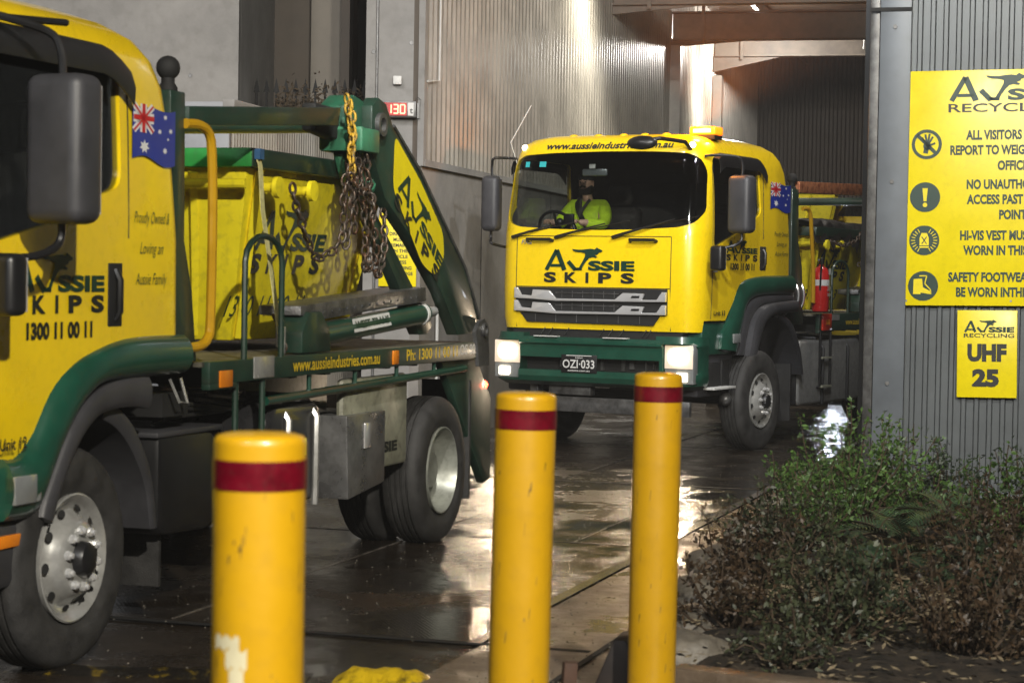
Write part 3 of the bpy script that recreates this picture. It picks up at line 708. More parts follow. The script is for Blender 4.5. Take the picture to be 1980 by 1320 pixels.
def wheel(root, x, y, r, side, kind='front', steer=0.):
    """tyre with rim, hub and nuts; y is the outer face, side +1 is the left of the truck"""
    w_ = .29; s = side
    M = Matrix.Translation((x, y, r)) @ Matrix.Rotation(steer, 4, 'Z') @ Matrix.Rotation(random.uniform(0, 1), 4, 'Y')
    prof = [(-.030, .300), (-.004, .345), (0, .38), (-.002, r*.82), (-.008, r*.90), (-.022, r*.955), (-.045, r*.985)]
    tread = []
    for g0 in (-.085, -.125, -.165, -.205): tread += [(g0+.008, r), (g0+.006, r-.014), (g0-.006, r-.014), (g0-.008, r)]
    prof += [(-.06, r*.997)]+tread+[(-w_+.06, r*.997), (-w_+.03, r*.97), (-w_, r*.88), (-w_, .36), (-w_+.03, .30), (-.030, .300)]
    ty = MB().lathe([(t*s, q) for t, q in prof], seg=64).build('wheel', rubber, root, sharp=30, M=M)
    if kind == 'front':
        rp = [(-.03, .298), (-.010, .300), (-.006, .292), (-.016, .275), (-.03, .262), (-.045, .25), (-.05, .225), (-.022, .195), (.012, .175), (.028, .150), (.028, .075)]
        rm = MB().lathe([(t*s, q) for t, q in rp], seg=64).build('rim', alu, ty, M=M, sharp=50)
        ho = MB(); nu = MB()
        for k in range(10):
            a = 2*PI*k/10; c, sn = math.cos(a), math.sin(a)
            if True:
                ho.add([Vector((c*.232, -.030*s, sn*.232))+Vector((-sn, 0, c))*(.026*math.cos(2*PI*j/12))+Vector((c, -.55*s, sn)).normalized()*(.019*math.sin(2*PI*j/12))+Vector((0, .008*s, 0)) for j in range(12)], [tuple(range(12))])
            a += PI/10; c, sn = math.cos(a), math.sin(a)
            nu.lathe([(t*s, q) for t, q in ((.022, .022), (.046, .022), (.050, .015), (.062, .013), (.066, 0))], (c*.132, 0, sn*.132), seg=8)
        ho.build('hand_hole', matte, ty, M=M); nu.build('nut_ring', steel if kind != 'front' else chrome, ty, M=M)
        MB().lathe([(t*s, q) for t, q in ((.026, .082), (.055, .078), (.072, .068), (.080, .048), (.082, 0))], seg=32).build('hub', black, ty, M=M)
    else:
        rp = [(-.03, .298), (-.008, .300), (-.006, .290), (-.05, .272), (-.09, .262), (-.15, .245), (-.17, .20), (-.165, .15), (-.12, .13), (-.09, .12), (-.085, 0)]
        MB().lathe([(t*s, q) for t, q in rp], seg=64).build('rim', mat_rim, ty, M=M, sharp=50)
    return ty
mat_rim = mat('painted_rim', (.30, .31, .27), .35, metal=.35, var=.15, scale=6, dirt=.3)

def mirror(root, c, d, rz=0, name='mirror'):
    M = Matrix.Translation(c) @ Matrix.Rotation(rz, 4, 'Z')
    o = MB().box((0, 0, 0), d).build(name, plastic if name == 'mirror' else black, root, bev=min(d)*.30, seg=4, M=M)
    MB().box((-d[0]/2-.001, 0, 0), (.004, d[1]*.8, d[2]*.86)).build('mirror_glass', chrome, o, M=M)
    return o

def build_cab(root, dx, dz, cut, side_win, lit, z_low):
    prof = [(1.30 if z_low is None else z_low,)+BASE[0][1:]]+BASE[1:]
    if z_low is not None: prof = [(z_low, 1.40, -1.08, 1.16, .22, .08)]+[r_ for r_ in BASE if r_[0] > z_low+.05]
    ws = [(-1.15, 2.55), (-1.10, 2.44), (-.95, 2.385), (-.5, 2.36), (0, 2.35), (.5, 2.36), (.95, 2.385), (1.10, 2.43), (1.17, 2.55), (1.145, 2.98), (1.09, 3.10), (.97, 3.16), (.6, 3.18), (0, 3.19), (-.6, 3.18), (-.97, 3.16), (-1.08, 3.10), (-1.13, 2.98)]
    shift = lambda P, a, b: [(p[0]+a, p[1]+b) for p in P]
    wsd = roundpoly(shift(ws, 0, dz), .05, 2)
    sw = side_win
    inner = grow(wsd, -.03); swi = grow(sw, -.028)
    body = boolean(shell_mesh(prof, 0, .045, dx, dz), [('DIFFERENCE', MB().prism(wsd, .55+dx, 2.2, 'X')), ('DIFFERENCE', MB().prism(sw, -2, 2, 'Y')), ('DIFFERENCE', MB().prism(cut, -2, 2, 'Y'))])
    cab = link('cab', body, yellow, root)
    trim = boolean(shell_mesh(prof, .048, .06, dx, dz), [('DIFFERENCE', MB().prism(wsd, .55+dx, 2.2, 'X')), ('DIFFERENCE', MB().prism(sw, -2, 2, 'Y')), ('DIFFERENCE', MB().prism(cut, -2, 2, 'Y'))])
    link('cab_lining', trim, interior, root)
    fr = boolean(shell_mesh(prof, -.006, .05, dx, dz), [('INTERSECT', MB().prism(grow(wsd, .012), .75+dx, 2.2, 'X')), ('DIFFERENCE', MB().prism(inner, .5+dx, 2.3, 'X'))])
    wsn = link('windscreen_seal', fr, black, root)
    gl = boolean(shell_mesh(prof, .014, .020, dx, dz), [('INTERSECT', MB().prism(grow(wsd, -.015), .75+dx, 2.2, 'X'))])
    link('windscreen', gl, wglass, root)
    sgl = boolean(shell_mesh(prof, .018, .024, dx, dz), [('INTERSECT', MB().prism(grow(sw, -.01), -2, 2, 'Y'))])
    link('side_window', sgl, sglass, root)
    sf = boolean(shell_mesh(prof, -.010, .05, dx, dz), [('INTERSECT', MB().prism(grow(sw, .022), -2, 2, 'Y')), ('DIFFERENCE', MB().prism(swi, -2.1, 2.1, 'Y'))])
    link('window_seal', sf, black, root)
    X = lambda z: interp(prof, z-dz, 1)+dx
    # door and panel seams
    b = MB()
    hx = lambda z: interp(prof, z-dz, 3)
    for s in (1, -1):
        zr = [dz+q for q in (1.44, 1.75, 2.3, 2.55, 2.8, 3.05)]
        for sx_ in (max(p[0] for p in sw)+.03, min(p[0] for p in sw)-.07):
            zs = [z for z in zr if not (sx_ < 0 and z < dz+1.86)]
            b.tube([(sx_, s*(hx(z)+.0005), z) for z in zs], .0045, 4)
        for yy in (.87,):
            b.tube([(X(z)+.0005, s*(yy if s > 0 else .95), z) for z in (dz+1.31, dz+1.75, dz+2.28)], .0045, 4)
    b.tube([(X(dz+2.285)+.0005, y, dz+2.285) for y in (-.95, .87)], .0045, 4)
    b.tube([(X(dz+1.745)+.0005, y, dz+1.745) for y in (-.95, .87)], .0045, 4)
    b.build('panel_seam', matte, root)
    # front: grille
    def gc(cx, cy): return (-.95+(cx-215)/1560*1.79, dz+1.735-(cy-75-(cx-215)*.016)/5.35*.0055*1.02)
    XF = 1.452+dx
    gp = MB(); gp.prism([gc(215, 72), gc(1776, 76+20), gc(1776, 350), gc(215, 322)], XF-.02, XF+.004, 'X'); gp.build('grille_backing', matte, root)
    lowp = [gc(265, 330), gc(1715, 352), gc(1640, 455), gc(340, 425)]
    MB().prism(lowp, XF-.01, XF+.005, 'X').build('lower_grille', matte, root)
    b = MB()
    for x in range(430, 1650, 215): p = gc(x, 345+(x-215)*.016); q = gc(x, 420+(x-215)*.016); b.tube([(XF+.008, p[0], p[1]), (XF+.008, q[0], q[1])], .004, 4)
    for y0 in (115, 240):
        for x in range(705, 1290, 108): p = gc(x, y0-15+(x-215)*.016); q = gc(x, y0+55+(x-215)*.016); b.tube([(XF+.008, p[0], p[1]), (XF+.008, q[0], q[1])], .0035, 4)
        p = gc(640, y0+8+8); q = gc(1290, y0+16+12); b.tube([(XF+.009, p[0], p[1]), (XF+.009, q[0], q[1])], .006, 4)
    b.build('grille_bar', steel, root)
    for oy, nm in ((0, 'a'), (128, 'b')):
        top = [(215, 75), (250, 78), (290, 150), (400, 158), (412, 95), (588, 102), (655, 182), (1265, 180), (1345, 112), (1560, 118), (1535, 178), (1685, 175), (1735, 98), (1776, 98)]
        bot = [(1776, 196), (1500, 200), (655, 208), (400, 192), (215, 186)]
        P = [gc(x, y+oy+(x-215)*.016) for x, y in top+bot]
        bm_ = MB(); bm_.prism(P, XF+.012, XF+.045, 'X'); bm_.build('chrome_bar', chrome, root, bev=.006)
        Flat().line([gc(300, 178+oy), gc(1700, 196+oy)], .006)
    f = Flat()
    for oy in (0, 128): f.poly([gc(1440, 140+oy+20), gc(1520, 140+oy+20), gc(1512, 162+oy+20), gc(1430, 162+oy+20)])
    f.place('grille_badge', black, root, (XF+.046, 0, 0), (0, 1, 0), (0, 0, 1))
    # maker letters, front logo, roof lettering
    Flat().text('FX2', 0, 0, w=.13, h=.045, bold=.02, shear=.2).place('lettering', alu, root, (XF+.004, -.89, dz+2.20), (0, 1, 0), (0, 0, 1))
    vx = (X(dz+2.2)-X(dz+1.8))/.4
    logo(root, (XF-.001, -.61, dz+1.792), (0, 1.07, 0), (0, 0, .93), 'SKIPS', off=.006)
    zt = dz+3.215
    Flat().text('www.aussieindustries.com.au', 0, 0, w=1.34, h=.062, bold=.03, shear=.25, sx=1).place('lettering', inky, root, (X(zt)+.004, -.70, zt), (0, 1, .012), (X(zt+.05)-X(zt), 0, .05), off=.006) if False else None
    f = Flat().text('www.aussieindustries.com.au', 0, 0, w=1.50, h=.078, bold=.03, shear=.25)
    v = Vector((X(zt+.06)-X(zt), 0, .06)).normalized(); f.place('lettering', inky, root, (X(zt), -.71, zt), (0, 1, 0), v, off=.008)
    # wipers, grab handles
    b = MB()
    for y0, z0, y1, z1 in ((-1.0, 2.27, -.55, 2.40), (-.48, 2.27, .10, 2.42), (.20, 2.275, .90, 2.47)):
        z0 += dz; z1 += dz; b.tube([(X(z0)+.03, y0, z0), (X(z0)+.045, (y0*2+y1)/3, (z0*2+z1)/3), (X(z1)+.02, y1, z1)], [.020, .014, .007], 6)
        b.tube([(X(z1-.02)+.012, y1-.42, z1-.105), (X(z1)+.014, y1+.28, z1+.03)], .006, 4)
    b.build('wiper', black, root)
    for y0 in (-.82, .40):
        h = MB(); h.tube([(XF-.01, y0, dz+2.235), (XF+.04, y0+.01, dz+2.25), (XF+.04, y0+.29, dz+2.25), (XF-.01, y0+.30, dz+2.235)], .018, 8); h.build('grab_handle', black, root)
    # bumper
    BP = [(.70, 1.47, 1.16, 1.13, .22, .02), (.745, 1.55, 1.16, 1.19, .24, .02), (.80, 1.575, 1.16, 1.205, .25, .02), (.865, 1.565, 1.16, 1.205, .25, .02), (.88, 1.54, 1.16, 1.20, .25, .02), (1.00, 1.535, 1.16, 1.20, .25, .02),
          (1.13, 1.545, 1.16, 1.20, .25, .02), (1.15, 1.575, 1.16, 1.205, .25, .02), (1.17, 1.575, 1.16, 1.205, .25, .02), (1.185, 1.55, 1.16, 1.20, .25, .02), (1.255, 1.535, 1.16, 1.19, .25, .02)]
    b = MB(); a, n = loft(b, BP, 0, dx, dz); b.f.append(tuple(range(a+n-1, a-1, -1)))
    me = bpy.data.meshes.new('bp'); me.from_pydata([tuple(v) for v in b.v], [], b.f)
    bm = bmesh.new(); bm.from_mesh(me); bmesh.ops.recalc_face_normals(bm, faces=bm.faces); bm.to_mesh(me); bm.free()
    cuts = [('DIFFERENCE', MB().bx(1.35+dx, 2, -.84, .80, .865+dz, 1.0+dz)), ('DIFFERENCE', MB().bx(1.2+dx, 2, -.80, .76, 1.215+dz, 1.4+dz))]
    for s in (1, -1): cuts.append(('DIFFERENCE', MB().bx(1.36+dx, 2, s*.84, s*1.175, .76+dz, 1.175+dz)))
    link('bumper', boolean(me, cuts), green, root)
    b = MB(); b.bx(1.34+dx, 1.37+dx, -.84, .80, .86+dz, 1.01+dz)
    b.bx(1.2+dx, 1.40+dx, -1.0, 1.0, 1.2+dz, 1.36+dz)
    b.build('radiator_gap', matte, root)
    b = MB()
    for k in range(14): y = random.uniform(-.78, .74); b.box((1.385+dx, y, .93+dz), (.03, random.uniform(.01, .09), random.uniform(.02, .12)))
    for k in range(8): y = random.uniform(-.7, .7); b.tube([(1.42+dx, y, 1.24+dz), (1.44+dx, y+.06, 1.31+dz)], .006, 5)
    b.build('radiator_pipe', steel, root)
    b = MB()
    for y0 in (-.66, .16): b.bx(1.50+dx, 1.575+dx, y0, y0+.28, 1.217+dz, 1.226+dz)
    b.build('step_pad', whitem, root)
    for s in (1, -1):
        hl = MB(); hl.bx(1.37+dx, 1.50+dx, s*.845, s*1.172, .765+dz, 1.17+dz); ho = hl.build('headlight', lens, root, bev=.012)
        up = MB(); up.prism(rrect(min(s*.895, s*1.115), max(s*.895, s*1.115), .965+dz, 1.13+dz, .065, 6), 1.49+dx, 1.535+dx, 'X'); up.build('main_lens', lampglow if lit else lens, ho, bev=.01)
        MB().bx(1.501+dx, 1.512+dx, s*.85, s*1.168, .925+dz, 1.165+dz).build('lamp_cover', lampring if lit else lens, ho, bev=.03)
        dn = MB(); dn.bx(1.50+dx, 1.525+dx, s*.98, s*1.11, .79+dz, .885+dz); dn.build('fog_lens', foglow if lit else lens, ho, bev=.03, seg=3)
        if lit:
            light('headlight_beam', 'SPOT', (1.56+dx, s*1.0, 1.05+dz), 120, (1, .78, .54), size=.06, angle=95, blend=.9, parent=root).rotation_euler = (0, R(-78), 0) if False else Vector((1, 0, -.10)).to_track_quat('-Z', 'Y').to_euler()
    # number plate
    pl = MB(); pl.bx(1.565+dx, 1.58+dx, -.32, .10, .845+dz, 1.035+dz); po = pl.build('number_plate', black, root, bev=.004)
    Flat().text('OZI·033' if lit else 'OZI·012', .02, .045, w=.375, h=.09, bold=.015).text('suttons.com.au', .08, .012, w=.26, h=.016, bold=.02).text('NSW', .17, .148, w=.09, h=.014, bold=.02).line([(.06, .178), (.36, .178)], .008).place('lettering', inkw, po, (1.58+dx, -.32, .848+dz), (0, 1, 0), (0, 0, 1))
    # roof spot mirror on its arm, near side
    b = MB(); b.tube([(1.12+dx, .98, 3.14+dz), (1.35+dx, .96, 3.27+dz), (1.62+dx, .80, 3.29+dz), (1.66+dx, .66, 3.27+dz)], .022, 6); mo = b.build('spot_mirror_arm', black, root)
    MB().ball((0, 0, 0), .17, 20, (.55, 1, .42)).build('spot_mirror', black, mo, M=Matrix.Translation((1.66+dx, .62, 3.245+dz)) @ Matrix.Rotation(R(20), 4, 'Y'))
    # sun visors over the side windows, roof markers
    xw1 = max(p[0] for p in sw); xw0 = min(p[0] for p in sw); zt = max(p[1] for p in sw)
    for s in (1, -1):
        rows = []
        for i in range(17):
            t = i/16; x = xw1-.03-(xw1-xw0+.02)*t; drop = .10*max(0, (t-.82)/.18)**1.5+.06*max(0, (.1-t)/.1)
            rows.append([(x, s*(hx(zt)-.005), zt+.05-drop), (x, s*(hx(zt)+.06), zt+.035-drop), (x, s*(hx(zt)+.085), zt-.03-drop*1.1), (x, s*(hx(zt)+.08), zt-.10-drop*1.2)])
        MB().grid(rows).build('wind_deflector', black, root, solid=.008)
    return X, hx

def truck_root(ox, oy, az, label):
    return empty('skip_truck', (ox, oy, 0), R(-90-az), label, 'truck', 'yellow and green skip trucks')
LU, LV = Vector((-1, 0, 0)), Vector((0, 0, 1))
def common_chassis(root, r, yf, x_rear, w_out, dz, steer=0.):
    for s in (1, -1):
        wheel(root, 0, s*yf, r, s, 'front', steer)
        wheel(root, x_rear, s*w_out, r*.985, s, 'rear'); wheel(root, x_rear, s*(w_out-.33), r*.985, s, 'rear')
    b = MB()
    for s in (1, -1): b.bx(-5.8, 1.2, s*.36, s*.44, .80+dz, 1.02+dz)
    for x in (.9, -.8, -1.9, -3.1, -4.3, -5.3): b.bx(x-.05, x+.05, -.36, .36, .84+dz, .98+dz)
    b.build('chassis', matte, root)
    MB().tube([(0, -yf+.2, r), (0, yf-.2, r)], .06, 10).build('front_axle', matte, root)
    b = MB(); b.tube([(x_rear, -w_out+.2, r), (x_rear, w_out-.2, r)], .09, 10); b.ball((x_rear, 0, r), .24, 14); b.build('rear_axle', matte, root)
    b = MB(); b.bx(-.7, .9, -.40, .40, .62+dz, 1.28+dz); b.tube([(-.7, .1, .8), (-4.8, 0, .55)], .06, 8); b.build('engine', matte, root, bev=.03)

def side_graphics(root, X0, zs, Y, yh=None):
    """door logo, phone number, flag and script lettering; X0 maps a truck x, zs shifts z"""
    pass
def deck(root, x0, x1, zt, zb, Y=1.2):
    b = MB(); b.bx(x1, x0, -Y+.03, Y-.03, zt-.03, zt-.004)
    b.build('deck_plate', deckm, root)
    for s in (1, -1):
        b = MB(); b.bx(x1, x0, s*(Y-.05), s*Y, zb, zt); b.bx(x0-.33, x0, s*(Y-.05), s*(Y+.002), zb-.03, zb+.002)
        b.build('side_rail', dgreen, root, bev=.006)
    b = MB()
    for k in range(9): x = x0-.3+(x1-x0+.4)*k/8; b.bx(x-.04, x+.04, -Y+.1, Y-.1, zb-.02, zt-.031)
    b.build('cross_member', matte, root)
deckm = mat('worn_deck_steel', (.24, .22, .17), .6, metal=.2, var=.4, scale=5, dirt=.4)

def skip_bin(root_loc, rz, label, x0, x1, xb0, xb1, yt, yb, zt, zb, tarp=False, txt='1300 11 00 11', frontm=None, group='yellow skip bins on the trucks'):
    r_ = empty('skip_bin', root_loc, rz, label, 'skip bin', group)
    t = [(x0, yt), (x1, yt), (x1, -yt), (x0, -yt)]; q = [(xb0, yb), (xb1, yb), (xb1, -yb), (xb0, -yb)]
    b = MB(); vs = [(x, y, zt) for x, y in t]+[(x, y, zb) for x, y in q]
    vi = [(x*1+(.03 if x < (x0+x1)/2 else -.03), y*.965, zt) for x, y in t]+[(x+(.03 if x < (x0+x1)/2 else -.03), y*.96, zb+.04) for x, y in q]
    b.add(vs+vi, [(0, 1, 5, 4), (1, 2, 6, 5), (2, 3, 7, 6), (3, 0, 4, 7), (4, 5, 6, 7), (8, 12, 13, 9), (9, 13, 14, 10), (10, 14, 15, 11), (11, 15, 12, 8), (12, 15, 14, 13), (0, 8, 9, 1), (1, 9, 10, 2), (2, 10, 11, 3), (3, 11, 8, 0)])
    b.build('bin_body', binyel, r_, bev=.01)
    for (a, c, m_) in ((0, 1, dgreen), (1, 2, dgreen), (2, 3, dgreen), (3, 0, dgreen if tarp else bgreen)):
        p, s = Vector((*t[a], zt+.03)), Vector((*t[c], zt+.03)); d = (s-p).normalized(); n = Vector((-d.y, d.x, 0))*.055
        p = p-d*.05; s = s+d*.05; u = Vector((0, 0, .055))
        k = MB(); k.add([p-n-u, p+n-u, p+n+u, p-n+u, s-n-u, s+n-u, s+n+u, s-n+u], [(0, 1, 2, 3), (7, 6, 5, 4), (0, 4, 5, 1), (1, 5, 6, 2), (2, 6, 7, 3), (3, 7, 4, 0)]); k.build('rim_rail', m_, r_, bev=.012)
    # stiffening ribs and lifting pins on the near side and front end
    def onside(x, f): return Vector((x, yt+(yb-yt)*f, zt+(zb-zt)*f))
    k = MB()
    L = x1-x0
    for xa, xb in ((x0+.06*L, xb0+.02*L), (x0+.97*L, xb1-.02*L)): k.tube([onside(xa, .03)+Vector((0, .02, 0)), onside(xb, .98)+Vector((0, .02, 0))], .03, 4)
    for y in (-.6, -.2, .2, .6): k.tube([(x0, y*.97, zt-.05), (xb0, y*yb/yt, zb+.03)], .03, 4)
    k.build('stiffener', binyel, r_)
    for s in (1, -1):
        for xa in (x0+.09*L, x0+.33*L, x0+.92*L):
            k = MB(); k.lathe([(-.05, .03), (.11*1, .03), (.112, .062), (.14, .062), (.145, 0)], (0, 0, 0), 'Y', 18); k.build('lifting_pin', binyel, r_, M=Matrix.Translation((xa, s*(yt-.02), zt-.13)) @ Matrix.Rotation(0 if s > 0 else PI, 4, 'Z'), sharp=40)
    k = MB(); k.tube([(x0+.06, -yt+.1, zt-.12), (x0+.06, yt+.02, zt-.12)], .028, 10); k.build('front_bar', binyel, r_)
    Vv = (Vector((0, yt, zt))-Vector((0, yb, zb))).normalized(); Uu = Vector((-1, 0, 0)); N = Uu.cross(Vv); N = N if N.y > 0 else -N
    hgt = lambda f: Vector((0, yb+(yt-yb)*f, zb+(zt-zb)*f))
    wL = abs(L)*.50; xs = x0+L*.17
    O = hgt(.39)+Vector((xs, 0, 0))
    logo(r_, O, Uu*wL, Vv*wL*1.0, 'SKIPS', off=.006)
    Flat().text(txt, 0, 0, w=wL*1.08, h=.13, bold=.0, shear=.18).place('lettering', inkg, r_, hgt(.14)+Vector((x0+L*.08, 0, 0)), Uu, Vv, off=.006)
    if tarp:
        rows = []
        for i in range(31):
            x = x0+.12+(x1-x0-.2)*i/30; row = []
            for j in range(17):
                y = yt*1.08*math.cos(PI*j/16); e = abs(math.cos(PI*j/16))
                z = zt+.16*math.sin(PI*j/16)**.7+.035*math.sin(i*1.3+j*.7)+.02*math.sin(i*2.9)-(.13+.05*math.sin(i*1.1)+.03*math.sin(i*2.7) if e > .97 else 0)
                row.append((x, y, z+.03))
            rows.append(row)
        MB().grid(rows).build('tarpaulin', tarpm, r_, sharp=60, solid=.006)
    return r_

def hoop(root, xa, xb, z0, z1, Y, name='guard_hoop'):
    r_ = abs(xb-xa)/2; cx = (xa+xb)/2; P = [(xa, Y, z0), (xa, Y, z1-r_*.6)]+[(cx+(xa-cx)*math.cos(PI*k/8), Y, z1-r_*.6+r_*.6*math.sin(PI*k/8)) for k in range(1, 8)]+[(xb, Y, z1-r_*.6), (xb, Y, z0)]
    MB().tube(P, .018, 8).build(name, dgreen, root)

# ================================================================== near truck (cut by the left edge of the photo)
toolm = mat('toolbox_plate', (.30, .30, .30), .28, metal=.6, var=.25, scale=5, dirt=.3)
tankm = mat('glossy_black_tank', (.03, .03, .032), .2, coat=.5, var=.3, dirt=.2)
T1 = truck_root(-3.14, 9.905, 18.2, 'near yellow and green skip truck seen from its side, cut by the left edge')
DZ = -.30; DX = .07
fo = [(.62, 1.02), (.50, 1.01), (.41, 1.06), (.23, 1.29), (.06, 1.40), (-.14, 1.465), (-.48, 1.52), (-1.05, 1.525)]
fi = [(.62, .75), (.40, .75), (.32, .80), (.24, .92), (.09, 1.12), (-.05, 1.24), (-.22, 1.31), (-.49, 1.325), (-1.06, 1.33)]
cut1 = [(.70, .3), (.70, .98), (.48, .98), (.23, 1.26), (-.14, 1.43), (-.48, 1.49), (-1.5, 1.495), (-1.5, .3)]
sw1 = roundpoly([(1.10, 2.86), (-.385, 2.86), (-.395, 2.24), (-.20, 2.20), (-.12, 2.12), (.35, 2.03), (1.12, 1.87)], .09)
X1, H1 = build_cab(T1, DX, DZ, cut1, sw1, False, 1.0)
for s in (1, -1):
    band('wheel_arch', fo, fi, 1.20, .055, .22, green, T1, s)
    band('arch_flare', [(-.66, 1.325), (-.45, 1.325), (-.22, 1.30), (-.05, 1.235), (.09, 1.115), (.24, .91), (.31, .80), (.33, .74)], [(-.66, 1.17), (-.50, 1.19), (-.24, 1.18), (-.09, 1.12), (.05, 1.00), (.17, .84), (.22, .74), (.24, .70)], 1.215, .02, .14, plastic, T1, s)
    band('mud_guard', [(-.30, 1.24), (-.50, 1.16), (-.66, 1.03), (-.80, .82), (-.86, .56)], [(-.30, 1.14), (-.45, 1.08), (-.60, .96), (-.73, .78), (-.79, .56)], 1.16, .01, .45, plastic, T1, s)
    MB().bx(-1.12, -1.09, s*.72, s*1.05, .22, 1.0).build('mud_flap', rubber, T1, bev=.004)
    MB().bx(.34, 1.1, s*.85, s*1.17, .44, .74).build('step_box', plastic, T1, bev=.04)
    MB().bx(.36, 1.25, s*.9, s*1.165, .76, 1.0).build('arch_front_panel', green, T1, bev=.02)
    p = MB(); p.bx(.44, .62, s*1.20, s*1.262, .82, .945); p.bx(.385, .42, s*1.20, s*1.25, .82, .945); p.build('side_lamp', lens, T1, bev=.006)
    MB().bx(.42, .66, s*1.165, s*1.185, .625, .68).build('side_marker', orangeL, T1, bev=.005)
b = MB(); b.bx(-.95, 1.3, -1.05, 1.05, 1.35, 1.40); b.bx(-.9, -.75, -1.05, 1.05, 1.40, 2.6); b.build('cab_floor', interior, T1)
b = MB()
for y in (-.62, .62): b.bx(-.45, .1, y-.25, y+.25, 1.5, 1.75); b.bx(-.55, -.35, y-.24, y+.24, 1.75, 2.42); b.bx(-.53, -.38, y-.14, y+.14, 2.42, 2.66)
b.build('seat', seatm, T1, bev=.05)
# door graphics
Ys = 1.2
logo(T1, (.60, Ys, 1.648), LU*.83, LV*.68, 'SKIPS', off=.006)
Flat().text('1300 11 00 11', 0, 0, w=.575, h=.078, bold=.05).place('lettering', inky, T1, (.455, Ys, 1.532), LU, (0, 0, 1), off=.006)
Flat().text('Unit 12', 0, 0, w=.22, h=.055, bold=.02).place('lettering', inky, T1, (.66, Ys, 1.055), LU, LV, off=.006)
f = Flat(); 
for i, (t_, w_) in enumerate((('Proudly Owned &', .36), ('Loving an', .24), ('Aussie Family', .32))): f.text(t_, (.38-w_)/2, .30-i*.15, w=w_, h=.075, shear=.35, bold=-.004)
f.place('script_lettering', inkg, T1, (-.50, Ys, 1.76), LU, LV, off=.006)
flag(T1, (-.485, Ys, 2.37), LU*.44, LV*.295)
MB().bx(-.40, -.27, Ys-.005, Ys+.006, 1.58, 1.88).build('door_handle_recess', matte, T1, bev=.004)
MB().tube([(-.335, Ys+.004, 1.61), (-.335, Ys+.03, 1.65), (-.335, Ys+.03, 1.80), (-.335, Ys+.004, 1.85)], .018, 8).build('door_handle', black, T1)
# mirrors and arms, near side and far side
for s in (1, -1):
    mirror(T1, (.60, s*1.47, 2.36), (.20, .30, .64), R(-8*s))
    b = MB(); b.tube(curve([(.86, s*1.20, 2.93), (.80, s*1.27, 2.91), (.62, s*1.40, 2.86), (.60, s*1.45, 2.78), (.60, s*1.46, 2.66)], 5), .018, 8); b.tube(curve([(.60, s*1.46, 2.06), (.60, s*1.45, 1.96), (.75, s*1.42, 1.90), (1.0, s*1.30, 1.88), (1.08, s*1.21, 1.84)], 5), .018, 8)
    b.tube([(.95, s*1.21, 2.90), (.25, s*1.27, 2.945)], .016, 6)
    b.build('mirror_arm', black, T1)
    mirror(T1, (.97, s*1.42, 1.78), (.12, .16, .26), R(-8*s), 'lower_mirror')
common_chassis(T1, .515, 1.2, -4.95, 1.2, 0)
deck(T1, -1.35, -5.72, 1.375, 1.255)
# headboard
for s in (1, -1):
    b = MB(); b.prism([(-.97, 1.38), (-1.28, 1.38), (-1.22, 1.75), (-1.13, 2.0), (-1.12, 2.76), (-.96, 2.76)], s*1.06, s*1.16, 'Y'); b.build('headboard_post', dgreen, T1, bev=.01)
    b = MB(); b.ball((-1.02, s*1.11, 2.875), .062, 20); b.lathe([(2.76, .05), (2.775, .05), (2.80, .035), (2.83, .035)], (-1.02, s*1.11, 0), 'Z', 14); b.build('ball_cap', matte, T1)
    MB().tube(curve([(-1.10, s*1.17, 2.60), (-1.22, s*1.19, 2.60), (-1.31, s*1.20, 2.56), (-1.345, s*1.20, 2.44), (-1.36, s*1.20, 2.1), (-1.35, s*1.20, 1.6), (-1.32, s*1.20, 1.50), (-1.24, s*1.19, 1.46), (-1.08, s*1.17, 1.455)], 5), .026, 10).build('grab_rail', bolly, T1)
b = MB(); b.bx(-1.10, -1.0, -1.06, 1.06, 2.6, 2.72); b.bx(-1.10, -1.0, -1.06, 1.06, 1.40, 1.5)
b.build('headboard_rail', dgreen, T1)
b = MB()
for k in range(22): y = -1.0+k*.095; b.tube([(-1.05, y, 1.5), (-1.05, y, 2.6)], .005, 4)
for k in range(12): z = 1.55+k*.09; b.tube([(-1.05, -1.05, z), (-1.05, 1.05, z)], .005, 4)
b.build('headboard_mesh', matte, T1)
